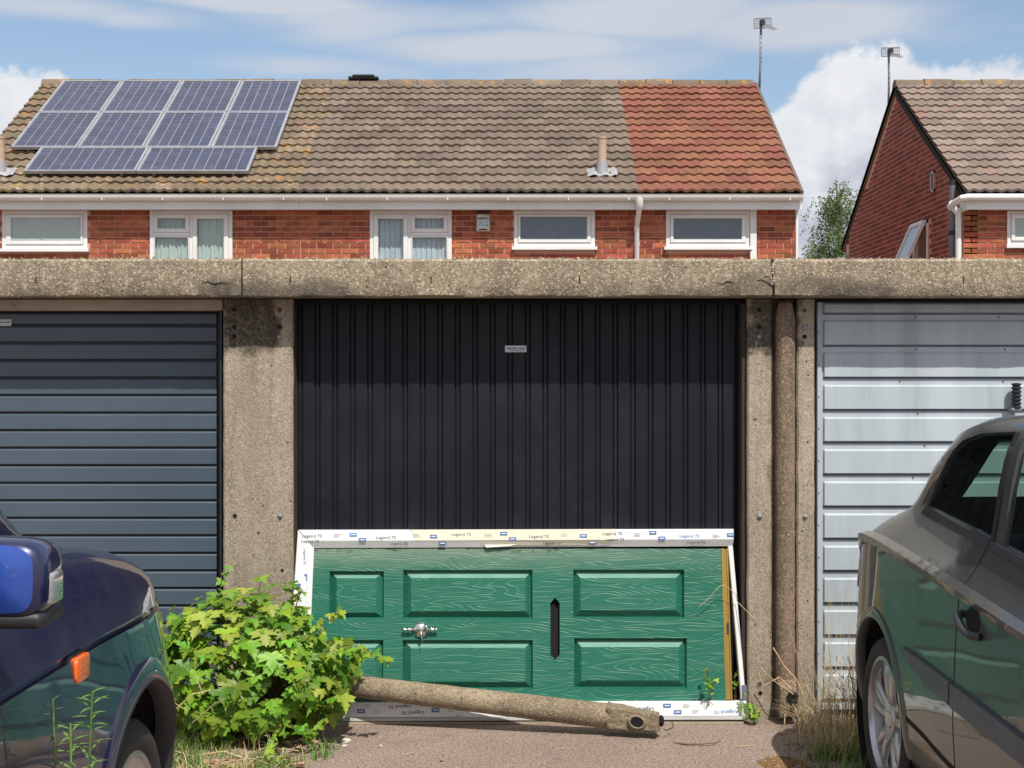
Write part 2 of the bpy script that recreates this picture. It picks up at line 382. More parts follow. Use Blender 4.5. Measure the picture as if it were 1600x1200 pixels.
M['door_pale'] = material('pale_grey_blue_door_paint', (.46, .515, .55), .5, c2=(.37, .425, .46), nscale=5, st=(1.6, 1, .28), spec=.4, specks=(((.30, .30, .29), 5, .6, .8, .45), ((.22, .21, .2), 60, .74, .8, .5)))
M['navy_gap'] = material('door_groove', (.012, .016, .022), .5)
M['plate'] = material('maker_plate', (.62, .62, .64), .4)
M['ink'] = material('grey_ink', (.13, .15, .19), .6)
M['ink_blue'] = material('blue_ink', (.07, .17, .42), .6)
M['ink_lblue'] = material('light_blue_ink', (.10, .30, .62), .6)
M['ink_dk'] = material('black_ink', (.03, .03, .04), .6)
M['film'] = material('protective_film', (.80, .80, .80), .3, c2=(.74, .75, .76), nscale=12)
M['cream'] = material('yellowed_film', (.76, .73, .58), .4, c2=(.70, .67, .53), nscale=10)
M['brass'] = material('brass_strip', (.42, .27, .055), .45, metal=.35, c2=(.30, .19, .05), nscale=8, st=(20, 1, 1))
M['chrome'] = material('worn_chrome', (.75, .73, .68), .18, metal=.95)
# ------------------------------------------------------------------ green door material (wood-grain relief, weathering)
def green_mat(name, weather, grain):
    m = bpy.data.materials.new(name); m.use_nodes = True; nt = m.node_tree; L = nt.links.new; b = nt.nodes['Principled BSDF']; n = nt.nodes.new
    b.inputs['Roughness'].default_value = .42; b.inputs['Specular IOR Level'].default_value = .4
    pos = n('ShaderNodeNewGeometry').outputs['Position']
    def mp(st): x = n('ShaderNodeMapping'); x.inputs['Scale'].default_value = st; L(pos, x.inputs[0]); return x.outputs[0]
    def nz(s, d=5, r=.6, st=(1, 1, 1)):
        x = n('ShaderNodeTexNoise'); x.inputs['Scale'].default_value = s; x.inputs['Detail'].default_value = d; x.inputs['Roughness'].default_value = r; L(mp(st), x.inputs['Vector']); return x.outputs['Fac']
    def mr(v, a, b_, c=0, d=1):
        x = n('ShaderNodeMapRange'); L(v, x.inputs[0])
        for i, q in enumerate((a, b_, c, d)): x.inputs[i+1].default_value = q
        return x.outputs[0]
    def ma(op, a, b_):
        x = n('ShaderNodeMath'); x.operation = op
        for i, v in enumerate((a, b_)):
            if isinstance(v, (int, float)): x.inputs[i].default_value = v
            else: L(v, x.inputs[i])
        return x.outputs[0]
    def mix(f, a, b_):
        x = n('ShaderNodeMix'); x.data_type = 'RGBA'; L(f, x.inputs['Factor'])
        for k, v in (('A', a), ('B', b_)):
            if isinstance(v, tuple): x.inputs[k].default_value = (*v, 1)
            else: L(v, x.inputs[k])
        return x.outputs['Result']
    # contour lines of a stretched noise read as cathedral grain
    g = nz(3.2, 1.5, .4, (.55, 1, 4.2))
    rings = ma('PINGPONG', ma('MULTIPLY', g, 21), .5)
    line = mr(rings, .0, .16, 1, 0)
    fine = nz(60, 3, .6, (.08, 1, 1.6))
    base = mix(mr(nz(2, 5), .3, .7), (.014, .128, .080), (.020, .150, .098))
    pale = mr(nz(5, 4, .6, (.6, 1, 2)), .35, .62)
    cur = mix(ma('MULTIPLY', ma('MULTIPLY', line, pale), grain), base, (.10, .28, .21))
    cur = mix(mr(fine, .58, .72, 0, .35), cur, (.06, .24, .17))
    if weather:
        sp = n('ShaderNodeSeparateXYZ'); L(pos, sp.inputs[0])
        z = ma('ADD', sp.outputs[2], ma('MULTIPLY', ma('SUBTRACT', nz(14, 6, .7, (.35, 1, 1.4)), .5), .16))
        f = ma('MULTIPLY', mr(z, .675, .775), mr(sp.outputs[0], -.1, 1.0, 1, .35))
        cur = mix(ma('MULTIPLY', f, .7), cur, (.20, .27, .20))
        z2 = ma('MULTIPLY', mr(sp.outputs[2], .765, .79), mr(nz(55, 3, .7, (.5, 1, 1)), .56, .64))
        cur = mix(z2, cur, (.07, .055, .035))
    L(cur, b.inputs['Base Color'])
    bp = n('ShaderNodeBump'); bp.inputs['Strength'].default_value = .6; bp.inputs['Distance'].default_value = .002
    L(ma('SUBTRACT', ma('MULTIPLY', fine, .6), ma('MULTIPLY', line, .8)), bp.inputs['Height']); L(bp.outputs[0], b.inputs['Normal'])
    return m
M['green'] = green_mat('green_woodgrain_paint', True, .10); M['green_p'] = green_mat('green_panel_paint', True, .42)
M['green_lit_worn'] = material('sunlit_worn_green', (.16, .33, .25), .6, c2=(.10, .26, .19), nscale=9, st=(.6, 1, 2))  # top bevels: weathering plus the sun's highlight painted into the colour
M['leaf'] = material('sycamore_leaf', (.24, .40, .035), .42, c2=(.15, .30, .028), nscale=22, rnd=.42, hue=.03, trans=.3, spec=.35)
M['leaf2'] = material('sycamore_foliage', (.20, .35, .03), .5, c2=(.14, .28, .025), nscale=9, island=.35, hue=.03, trans=.3, spec=.35)
M['leaf_young'] = material('young_leaf', (.38, .44, .055), .5, c2=(.32, .40, .06), nscale=9, rnd=.2, trans=.35)
M['stem'] = material('green_brown_stem', (.13, .09, .04), .7)
M['grass'] = material('green_grass', (.10, .22, .03), .6, c2=(.16, .26, .05), nscale=14, island=.35, hue=.03, trans=.25)
M['straw'] = material('dry_straw', (.62, .49, .27), .7, c2=(.50, .38, .20), nscale=14, island=.35, hue=.015, trans=.15)
M['twig'] = material('brown_dry_stem', (.20, .13, .07), .8, c2=(.13, .08, .045), nscale=14, island=.3)
M['litter'] = material('dry_leaf_litter', (.48, .32, .19), .8, c2=(.34, .2, .11), nscale=20, island=.4, trans=.15)
M['fleabane'] = material('narrow_leaf_weed', (.19, .33, .075), .6, c2=(.13, .25, .06), nscale=14, rnd=.2, trans=.25)
M['birch_leaf'] = material('birch_leaf', (.12, .19, .07), .55, c2=(.18, .25, .10), nscale=1.5, island=.5, hue=.02, trans=.25)
M['bark'] = material('bark', (.16, .13, .10), .9)

# ------------------------------------------------------------------ ground
g = mb(); g.add([(-300, -60, 0), (300, -60, 0), (300, 500, 0), (-300, 500, 0)], [(0, 1, 2, 3)])
tag(g.build('ground', M['asphalt'], recalc=False), kind='structure')

# ------------------------------------------------------------------ garages
ZT = PZ(404, YF); ZB = PZ(463, YF)         # fascia beam top and underside
G_L = thing('garage', (PX(100, YP), YP, 0), 'concrete garage with a slate blue horizontally ribbed door, behind the blue car', 'garage', 'precast concrete garages in a row')
G_M = thing('garage', (PX(810, YP), YP, 0), 'concrete garage with a charcoal vertically ribbed door, behind the leaning green door', 'garage', 'precast concrete garages in a row')
G_R = thing('garage', (PX(1500, YP), YP, 0), 'concrete garage with a pale grey-blue ribbed door, behind the grey hatchback', 'garage', 'precast concrete garages in a row')

def rough_beam(x0, x1, name, parent, seedoff=0, chips=()):
    """a precast beam with slightly wavering arrises"""
    n = max(8, int((x1-x0)/.035)); vs = []; fs = []
    prof = [(YF+.16, ZB), (YF+.006, ZB), (YF, ZB+.008), (YF-.001, (ZB+ZT)/2), (YF, ZT-.012), (YF+.012, ZT), (YF+.16, ZT)]
    for i in range(n+1):
        x = x0+(x1-x0)*i/n
        for j, (y, z) in enumerate(prof):
            k = mnoise.noise(Vector((x*9+seedoff, j*3.1, 0)))*.004 + mnoise.noise(Vector((x*40, j*7.7, 2)))*.002
            xx = x
            if i == n and chips and 1 <= j <= 5: xx -= chips[0]*abs(mnoise.noise(Vector((0, j*1.7, 5))))
            if 0 < j < 6: vs.append((xx, y+k*.6, z+(k if j in (1, 2, 4, 5) else 0)))
            else: vs.append((xx, y, z))
    m_ = len(prof)
    for i in range(n):
        for j in range(m_): j2 = (j+1) % m_; fs.append((i*m_+j, (i+1)*m_+j, (i+1)*m_+j2, i*m_+j2))
    fs.append(tuple(range(m_))); fs.append(tuple(n*m_+j for j in range(m_-1, -1, -1)))
    m = mb(); m.add(vs, fs); return m.build(name, M['fascia'], parent, smooth=40)
xj1, xj2 = PX(378, YF), PX(1210, YF)
XL0, XR1 = -4.2, 4.6
rough_beam(XL0, xj1-.004, 'fascia_beam', G_L, 1)
rough_beam(xj1+.004, xj2-.005, 'fascia_beam', G_M, 7, (.05,))
rough_beam(xj2+.002, XR1, 'fascia_beam', G_R, 15)
# cracks in the beams: thin open fissures following the concrete
def crack(pts, w, parent):
    m = mb(); up = []; dn = []
    for i, (px, py) in enumerate(pts):
        ww = w*(.4+random.random())*(0.25 if i in (0, len(pts)-1) else 1)
        up.append(PT(px, py, YF)+Vector((0, -.0035, ww/2))); dn.append(PT(px, py, YF)+Vector((0, -.0035, -ww/2)))
    k = len(pts); m.add(up+dn, [(i, i+1, k+i+1, k+i) for i in range(k-1)]); return m.build('crack', M['dark'], parent, recalc=False)
crack([(314, 443), (325, 440), (335, 444), (346, 442), (360, 443)], .007, G_L)
crack([(1118, 441), (1128, 444), (1136, 440), (1150, 443)], .008, G_M)
crack([(1180, 439), (1190, 437), (1198, 441), (1205, 446), (1209, 452)], .010, G_M)
crack([(1192, 433), (1199, 431), (1205, 436)], .007, G_M)
for (px, p) in ((56, G_L), (673, G_M), (453, G_M), (905, G_M), (1505, G_R)):
    m = mb(); a = PT(px, 430, YF)+Vector((0, -.0035, 0)); m.add([a, a+Vector((.005, 0, -.01)), a+Vector((.004, 0, -.04)), a+Vector((-.001, 0, -.035))], [(0, 1, 2, 3)])
    m.build('crack', M['dark'], p, recalc=False)
# vertical broken joint at the right: pale mortar lumps
m = mb()
for k in range(9): m.sphere(PT(1209.5+random.uniform(-2, 2), 410+k*4.2, YF)+Vector((0, .006, 0)), random.uniform(.006, .011), 6, 4)
m.build('joint_mortar', M['lintel'], G_M)
# roofs and side walls
def roof_and_walls(x0, x1, parent):
    mb().box(x0, x1, YF+.162, YF+5.4, ZB+.10, ZT-.03).build('flat_roof', M['lintel'], parent)
    mb().box(x0, x1, YF+5.25, YF+5.4, 0, ZB+.098).build('rear_wall', M['lintel'], parent)
roof_and_walls(XL0, xj1-.002, G_L); roof_and_walls(xj1+.002, xj2-.004, G_M); roof_and_walls(xj2+.002, XR1, G_R)
for x, p in ((XL0, G_L), (XR1-.08, G_R), (PX(400, YP), G_M), (PX(1215, YP), G_R)):
    mb().box(x, x+.08, YP+.25, YF+5.24, 0, ZB+.098).build('side_wall', M['lintel'], p)
# roof chippings along the top edge
m = mb()
for k in range(900):
    x = random.uniform(-2.7, 2.7); y = YF+abs(random.gauss(0, .05))+.004
    r = random.uniform(.003, .009); c = Vector((x, y, ZT-.001+r*.3))
    if c.y > YF+.155: continue
    vs = [c+Vector((random.uniform(-1, 1), random.uniform(-1, 1), random.uniform(-.3, 1.2)))*r for _ in range(4)]
    m.add(vs, [(0, 1, 2), (0, 2, 3), (0, 3, 1), (1, 3, 2)])
m.build('roof_chippings', material('pale_chippings', (.55, .47, .36), .9, c2=(.3, .25, .18), nscale=60, island=.4), G_M)['kind'] = 'stuff'

def pillar_panel(x0, x1, parent, name='pillar', depth=.13, y0=YP, zb=0.0):
    n = 60; m = mb(); vs = []; fs = []
    zt = ZB-.004
    for i in range(n+1):
        z = zb+(zt-zb)*i/n
        e0 = mnoise.noise(Vector((x0*3, z*9, 1)))*.0025; e1 = mnoise.noise(Vector((x1*5, z*9, 4)))*.0025
        for (x, y) in ((x0+e0, y0+depth), (x0+e0, y0+.008), (x0+.008+e0, y0), (x1-.008+e1, y0), (x1+e1, y0+.008), (x1+e1, y0+depth)): vs.append((x, y, z))
    for i in range(n):
        for j in range(6): j2 = (j+1) % 6; fs.append((i*6+j, (i+1)*6+j, (i+1)*6+j2, i*6+j2))
    fs += [tuple(range(6)), tuple(n*6+j for j in range(5, -1, -1))]
    m.add(vs, fs); return m.build(name, M['pillar'], parent, smooth=35)
pl = pillar_panel(PX(348.5, YP), PX(457.5, YP), G_M)
pr = pillar_panel(PX(1168, YP), PX(1206, YP), G_M)
pq = pillar_panel(PX(1245, YP), PX(1273, YP), G_R)
pb = pillar_panel(PX(1206.5, YP), PX(1244.5, YP), G_R, 'recessed_panel', .06, YP+.045)
def bolt(px, py, parent, mat='galv', r=.0115):
    c = PT(px, py, YP); m = mb(); m.lathe([(-.012, .0001), (-.0115, r*.45), (-.008, r*.85), (-.002, r), (.004, r)], c, 'y', 12, False); m.build('bolt', M[mat], parent, smooth=True)
def hole(px, py, parent, r=.010, mat='dark'):
    c = PT(px, py, YP); m = mb(); m.lathe([(-.0015, .0001), (-.0015, r*.93), (-.0022, r), (.004, r*1.02)], c, 'y', 12, False); m.build('bolt_hole', M[mat], parent)
for (px, py) in ((366, 484), (366, 511), (366, 526), (437, 511), (367, 806)): hole(px, py, pl)
hole(437, 484, pl, .012, 'rust'); bolt(437, 527, pl); bolt(438, 806, pl); hole(404, 832, pl, .005); hole(441, 891, pl, .007)
for (px, py) in ((1186, 484), (1186, 511), (1188, 1083)): hole(px, py, pr)
bolt(1186, 526, pr); bolt(1187, 807, pr); hole(1187, 1069, pr, .011, 'rust')
hole(1257, 485, pq, .009, 'rust'); bolt(1257, 511, pq, r=.013); hole(1257, 526, pq); bolt(1258, 807, pq); hole(1262, 690, pq, .004)
# small pockmarks
for (o, x0, x1) in ((pl, 352, 452), (pr, 1172, 1202), (pq, 1249, 1270)):
    m = mb()
    for k in range(int((x1-x0)*.45)):
        c = PT(random.uniform(x0, x1), random.uniform(550, 1080), YP)+Vector((0, -.0008, 0)); r = random.uniform(.0012, .0035)
        m.add([c+Vector((r*math.cos(t)*random.uniform(.6, 1), 0, r*math.sin(t)*random.uniform(.6, 1.3))) for t in (0, 1, 2, 3, 4, 5)], [(0, 1, 2, 3, 4, 5)])
    m.build('pockmark', M['rust'], o, recalc=False)['kind'] = 'stuff'
# cast downpipe running down the right-hand pillar, square shoe at its foot
xc = PX(1229, YP-.02); pr_ = .047; yc = YP+.015
m = mb(); n = 110; seg = 24; vs = []; fs = []
z0p, z1p = .155, ZB-.015
for i in range(n+1):
    t = i/n; z = z0p+(z1p-z0p)*t; rr = pr_
    for j in range(seg):
        th = 2*math.pi*j/seg; p = Vector((xc+rr*math.cos(th), yc+rr*math.sin(th), z))
        d = mnoise.noise(p*45)*.0022+mnoise.noise(p*12)*.002
        if z > z1p-.10: d -= .018*((z-(z1p-.10))/.10)**2
        vs.append((xc+(rr+d)*math.cos(th), yc+(rr+d)*math.sin(th), z))
for i in range(n):
    for j in range(seg): fs.append((i*seg+j, i*seg+(j+1) % seg, (i+1)*seg+(j+1) % seg, (i+1)*seg+j))
fs.append(tuple(n*seg+j for j in range(seg))); m.add(vs, fs)
dp = m.build('drainpipe', M['pipe'], G_M, smooth=True)
sh = mb(); a = [(PX(1218, 6.36), 6.36, .035), (PX(1247, 6.36), 6.36, .045), (PX(1246, 6.36), 6.37, .165), (PX(1220, 6.36), 6.37, .170)]
b_ = [(PX(1213, 6.47), 6.50, .04), (PX(1245, 6.47), 6.50, .04), (PX(1245, 6.47), 6.50, .21), (PX(1213, 6.47), 6.50, .21)]
sh.hexa(a, b_); sh.build('pipe_shoe', M['pipe'], dp, bevel=.006, bseg=2, smooth=40)
sh = mb(); sh.lathe([(-.004, .0001), (-.004, .021), (-.007, .026), (.002, .028)], (PX(1239, 6.355), 6.363, .128), 'y', 18, False); sh.build('outlet_hole', M['dark'], dp)
sh = mb(); sh.box(PX(1235, 6.35), PX(1242, 6.35), 6.353, 6.37, .068, .092); sh.build('outlet_hole', M['dark'], dp)
# lintel over the left door
mb().box(XL0, PX(347.5, YP), YP-.004, YP+.10, PZ(484.5, YP), ZB-.004).build('lintel', M['lintel'], G_L, bevel=.004)
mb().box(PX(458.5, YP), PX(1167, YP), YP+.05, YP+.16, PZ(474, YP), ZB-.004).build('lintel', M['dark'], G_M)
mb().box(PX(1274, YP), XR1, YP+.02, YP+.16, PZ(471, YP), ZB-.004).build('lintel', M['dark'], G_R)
# dark reveals at both sides of the middle opening
M['jamb'] = material('dark_jamb', (.028, .022, .018), .85, c2=(.05, .035, .025), nscale=6)
mb().box(PX(458.2, YP), PX(465, YD), YP+.03, YD+.06, 0, PZ(474, YP)).build('door_jamb', M['jamb'], G_M)
mb().box(PX(1154, YD), PX(1167.5, YP), YP+.03, YD+.06, 0, PZ(474, YP)).build('door_jamb', M['jamb'], G_M)

def slat_section(x0, x1, zlo, zhi, y, proud, top_b, mat, parent, name='slat', ends=.006):
    m = mb(); b_ = top_b
    pr = [(y+.004, zlo), (y-proud+.002, zlo), (y-proud, zlo+.002), (y-proud, zhi-b_), (y-proud+b_*.55, zhi-b_*.25), (y-proud+b_, zhi), (y+.004, zhi)]
    n = len(pr); vs = [(x0 if k in (0, n-1) else x0+ends, q[0], q[1]) for k, q in enumerate(pr)]+[(x1 if k in (0, n-1) else x1-ends, q[0], q[1]) for k, q in enumerate(pr)]
    m.add(vs, [tuple(range(n)), tuple(range(2*n-1, n-1, -1))]+[(i, i+n, (i+1) % n+n, (i+1) % n) for i in range(n)])
    return m.build(name, mat, parent)
# left door: slate blue, ribs every 82 mm
yd = YD+.02
zt = PZ(487, yd)
dL = mb().box(XL0+.1, PX(344, yd), yd, yd+.03, .02, zt).build('garage_door', M['navy_gap'], G_L, 'slate blue up-and-over door with narrow horizontal ribs')
mb().box(PX(344.5, YP+.06), PX(348, YP+.06), YP+.04, yd+.03, .0, PZ(485, YP+.06)).build('door_frame', M['navy_gap'], G_L)
px_step = 27.35; py0 = 482.5; k = 0
while True:
    pt = py0+px_step*k; pb_ = pt+px_step-3.6
    if PZ(pb_, yd) < .03: break
    if k == 0: slat_section(XL0+.12, PX(341, yd), PZ(pb_, yd), PZ(489, yd), yd, .014, .007, M['door_blue'], dL)
    else: slat_section(XL0+.12, PX(341, yd), PZ(pb_, yd), PZ(pt, yd), yd, .014, .007, M['door_blue'], dL)
    k += 1
m = mb().box(PX(-14, yd), PX(20, yd), yd-.018, yd-.013, PZ(509.5, yd), PZ(499, yd)); lp = m.build('nameplate', M['plate'], dL, bevel=.0015)
# middle door: charcoal, vertical ribs
yd = YD
dM = mb().box(PX(462, yd), PX(1160, yd), yd, yd+.03, .02, PZ(472, yd)).build('garage_door', M['dark'], G_M, 'charcoal up-and-over door with vertical ribs in pairs')
zb_, zt_ = .025, PZ(474, yd)
wide = mb().box(0, PX(818.4, yd)-PX(800, yd), yd-.011, yd+.002, zb_, zt_).mesh('board', M['door_dark'], (0, yd, 0), bevel=.0014)
nar = mb().box(0, PX(804.6, yd)-PX(800, yd), yd-.008, yd+.002, zb_, zt_).mesh('rib', M['door_dark'], (0, yd, 0), bevel=.0012)
x = 501.0; xs = []
while x > 468: x -= 27.33
x += 27.33
for i in range(26):
    xx = x+i*27.33
    if xx+18.4 < 1153: inst('board', wide, dM, (PX(xx, yd), yd, 0))
    if xx+25.5 < 1155: inst('rib', nar, dM, (PX(xx+20.5, yd), yd, 0))
for xx, w in ((466.5, 5), (1143.5, 5.5)): mb().box(PX(xx, yd), PX(xx+w, yd), yd-.009, yd+.002, zb_, zt_).build('board', M['door_dark'], dM, bevel=.002)
mb().box(PX(789, yd), PX(822.5, yd), yd-.018, yd-.012, PZ(550.5, yd), PZ(540, yd)).build('nameplate', M['plate'], dM, bevel=.0015)
for k_, (a1, a2, b1) in enumerate(((792, 808, 543.6), (810, 820, 543.8), (795, 818, 547.6))):
    mb().box(PX(a1, yd), PX(a2, yd), yd-.0195, yd-.018, PZ(b1+(1.6 if k_ < 2 else .7), yd), PZ(b1, yd)).build('printed_line', M['ink'], dM)
for (a1, a2, b1) in ((-10, 7, 503), (9, 18, 503)):
    y_ = YD+.02; mb().box(PX(a1, y_), PX(a2, y_), y_-.0195, y_-.018, PZ(b1+1.6, y_), PZ(b1, y_)).build('printed_line', M['ink'], dL)
# right door: pale, wide ribs every 151 mm
yd = YP+.075
dR = mb().box(PX(1284, yd), XR1-.1, yd, yd+.03, .03, PZ(473, yd)).build('garage_door', M['door_pale'], G_R, 'pale grey-blue weathered up-and-over door with wide horizontal ribs')
mb().box(PX(1277, yd-.012), PX(1284, yd-.012), yd-.014, yd+.03, .01, PZ(472, yd)).build('door_frame', M['door_pale'], G_R, bevel=.002)
pyk = [489.5+50.2*i for i in range(14)]
for i, p in enumerate(pyk):
    top = p-38.5; bot = p-1
    zt2, zb2 = min(PZ(top, yd), PZ(474, yd)), PZ(bot, yd)
    if zb2 < .03: break
    slat_section(PX(1285.5, yd), XR1-.12, zb2, zt2, yd, .014, .007, M['door_pale'], dR)
    mb().box(PX(1285.5, yd), XR1-.12, yd-.0015, yd+.001, PZ(p+2.6, yd), PZ(p-.8, yd)).build('rib_shadow_line', M['ink'], dR)  # dark strip painted where each rib shades the recess below it
m = mb()
for p in pyk:
    m.sphere(PT(1279.5, p-20, yd-.014), .0035, 6, 4)
    for q in (1426, 1570): m.sphere(PT(q+random.uniform(-20, 20), p+6, yd-.002), .004, 6, 4)
m.build('rivet', M['rust'], dR)['kind'] = 'stuff'
# black ribbed grip standing off the pale door
gx = PX(1588, yd-.06); t = thing('door_grip', (gx, yd-.06, PZ(641, yd-.06)), 'short black ribbed grip on the pale door, just above the grey car roof', 'grip')
m = mb(); prof = []
zz = 0; zlen = PZ(598, yd-.06)-PZ(640, yd-.06)
for i in range(29):
    u = i/28; prof.append((u*zlen, .0175+.006*(1 if (i//2) % 2 else 0)+(-.012 if i in (0, 28) else 0)))
m.lathe(prof, (gx, yd-.06, PZ(640, yd-.06)), 'z', 18, False); m.build('ribbed_sleeve', M['black'], t)
mb().box(gx-.026, gx+.022, yd-.075, yd-.012, PZ(642, yd-.06), PZ(637, yd-.06)).build('bracket', M['galv'], t, bevel=.003)

# ------------------------------------------------------------------ leaning green front door in its frame
YT_, YB_ = 6.575, 6.42
def DP(px, py, w=0.0):
    t = (py-828)/(1124-828); Y = YT_+(YB_-YT_)*t; p = PT(px, py, Y)
    return p+Vector((0, -1, .17)).normalized()*w
FD = thing('front_door', (PX(815, 6.45), 6.45, 0), 'green panelled front door lying on its side in a white taped frame, leaning on the charcoal garage door', 'door')
def dquad(m, q, w0, w1): m.hexa([DP(x, y, w1) for x, y in q], [DP(x, y, w0) for x, y in q])
top = mb(); dquad(top, [(467, 828.5), (1145, 827), (1145, 844), (483, 846.5)], -.03, .03)
top = top.build('frame_rail', M['film'], FD, bevel=.003)
m = mb(); a = [DP(483, 846.6, .029), DP(1145, 844.2, .029), DP(1144, 853.5, .010), DP(491, 856.5, .010)]; b_ = [DP(483, 846.6, -.03), DP(1145, 844.2, -.03), DP(1144, 853.5, -.03), DP(491, 856.5, -.03)]
m.hexa(a, b_); m.build('frame_rebate', M['film'], top)
m = mb(); dquad(m, [(640, 828.2), (962, 827.2), (958, 844.0), (652, 845.2)], .0302, .0312); m.build('yellowed_tape', M['cream'], top)
m = mb(); a = [DP(755, 846, .0285), DP(955, 845.6, .0285), DP(950, 851, .016), DP(760, 853, .016)]; m.add([p+Vector((0, -.004, .001)) for p in a], [(0, 1, 2, 3)]); m.build('yellowed_tape', M['cream'], top)
m = mb(); m.add([DP(757, 851, .022), DP(812, 850.5, .022), DP(795, 853.5, .024), DP(760, 856, .026)], [(0, 1, 2, 3)]); m.build('loose_tape', M['cream'], top)
lf = mb(); dquad(lf, [(466.5, 829), (483, 846.5), (462+11, 1100), (447, 1124)], -.03, .03)
lf = lf.build('frame_rail', M['film'], FD, bevel=.003)
m = mb(); a = [DP(483.2, 846.8, .029), DP(491, 857, .010), DP(481, 1096, .010), DP(473.3, 1100, .029)]; b_ = [DP(483.2, 846.8, -.03), DP(491, 857, -.03), DP(481, 1096, -.03), DP(473.3, 1100, -.03)]
m.hexa(a, b_); m.build('frame_rebate', M['film'], lf)
bt = mb(); dquad(bt, [(473, 1097), (1165, 1094.5), (1166.5, 1118.5), (447, 1121)], -.03, .032)
bt = bt.build('frame_rail', M['film'], FD, bevel=.003)
m = mb(); dquad(m, [(452, 1121.2), (1166, 1118.7), (1166, 1124), (450, 1126.5)], -.03, .036); m.build('sill_strip', M['upvc_grey'], bt, bevel=.002)
rt = mb(); dquad(rt, [(1137, 853), (1144.5, 853), (1165, 1094), (1158, 1094)], -.035, .012)
rt = rt.build('frame_rail', M['upvc'], FD, bevel=.003)
m = mb(); dquad(m, [(1158.2, 1070), (1165.5, 1070), (1166.5, 1094.3), (1159.5, 1094.3)], .012, .018); m.build('corner_bracket', M['ink'], rt)
# door leaf with openings for the moulded panels and the letter slot
panels = [((515, 892.5, 600, 966.5), (526.5, 903.5, 587, 957)), ((630, 890.5, 832, 967), (642.5, 903, 821, 955)), ((895.5, 890, 1069, 966), (907, 903, 1056, 953.5)),
          ((511, 1000, 599, 1077), (523, 1012, 586, 1065)), ((629, 1000, 832.5, 1077), (642, 1012, 821, 1065)), ((897, 997, 1073, 1076), (908.5, 1011, 1060.5, 1063))]
slot = (859, 933, 875.5, 1032)
LX0 = lambda y: 491+(481-491)*(y-857)/(1096-857)
LX1 = lambda y: 1126+(1134-1126)*(y-857)/(1096-857)
holes = [p[0] for p in panels]+[slot]
xsb = sorted({0, 2000, *[h[0] for h in holes], *[h[2] for h in holes]})
m = mb(); WL = .006
for a, b2 in zip(xsb, xsb[1:]):
    hs = sorted([(h[1], h[3]) for h in holes if h[0] <= a and h[2] >= b2]); cur = 857.5
    segs = []
    for (c, d) in hs: segs.append((cur, c)); cur = d
    segs.append((cur, 1096))
    for (c, d) in segs:
        def cl(x, y): return min(max(x, LX0(y)), LX1(y))
        q = [(cl(a, c), c), (cl(b2, c), c), (cl(b2, d), d), (cl(a, d), d)]
        dquad(m, q, -.03, WL)
leaf = m.build('door_leaf', M['green'], FD)
for (o, i_) in panels:
    m = mb()
    oq = [(o[0], o[1]), (o[2], o[1]), (o[2], o[3]), (o[0], o[3])]; s = 2.6
    q1 = [(o[0]+s, o[1]+s), (o[2]-s, o[1]+s), (o[2]-s, o[3]-s), (o[0]+s, o[3]-s)]
    iq = [(i_[0], i_[1]), (i_[2], i_[1]), (i_[2], i_[3]), (i_[0], i_[3])]
    vs = [DP(x, y, WL+.0005) for x, y in oq]+[DP(x, y, -.020) for x, y in q1]+[DP(x, y, WL-.001) for x, y in iq]+[DP(x, y, -.028) for x, y in oq]
    fs = [(0, 1, 5, 4), (1, 2, 6, 5), (2, 3, 7, 6), (3, 0, 4, 7), (4, 5, 9, 8), (5, 6, 10, 9), (6, 7, 11, 10), (7, 4, 8, 11), (8, 9, 10, 11), (12, 15, 14, 13), (0, 12, 13, 1), (1, 13, 14, 2), (2, 14, 15, 3), (3, 15, 12, 0)]
    m.add(vs, fs); m.m[4] = 1; m.build('moulded_panel', [M['green_p'], M['green_lit_worn']], leaf)
# letter slot: black void with a pointed metal-edged lining
x0, y0, x1, y1 = slot; xm = (x0+x1)/2
out = [(xm, y0-1.5), (x1+.8, y0+8), (x1+.8, y1-8), (xm, y1+1.5), (x0-.8, y1-8), (x0-.8, y0+8)]
inn = [(xm, y0+1), (x1-1, y0+9), (x1-1, y1-9), (xm, y1-1), (x0+1, y1-9), (x0+1, y0+9)]
m = mb(); n = 6; vs = [DP(x, y, WL+.0015) for x, y in out]+[DP(x, y, WL+.0015) for x, y in inn]+[DP(x, y, -.02) for x, y in inn]
m.add(vs, [(i, (i+1) % n, (i+1) % n+n, i+n) for i in range(n)]+[(i+n, (i+1) % n+n, (i+1) % n+2*n, i+2*n) for i in range(n)])
m.build('letter_slot', M['green'], leaf, recalc=False)
m = mb(); m.add([DP(x, y, -.019) for x, y in ((x0, y0), (x1, y0), (x1, y1), (x0, y1))], [(0, 1, 2, 3)]); m.build('slot_void', M['dark'], leaf, recalc=False)
# fill corners between the slot's rectangle and its pointed ends
for ys, sg in ((y0, 1), (y1, -1)):
    for xs_, sx in ((x0, 1), (x1, -1)):
        m = mb(); q = [(xs_-sx*.2, ys-sg*.2), (xm, ys-sg*.2), (xm, ys+sg*.5), (xs_+sx*0.2, ys+sg*8.5), (xs_-sx*.2, ys+sg*8.5)]
        m.add([DP(x, y, WL-.0005) for x, y in q]+[DP(x, y, -.02) for x, y in q], [tuple(range(5)), tuple(range(9, 4, -1))]+[(i, i+5, (i+1) % 5+5, (i+1) % 5) for i in range(5)])
        m.build('slot_corner', M['green'], leaf)
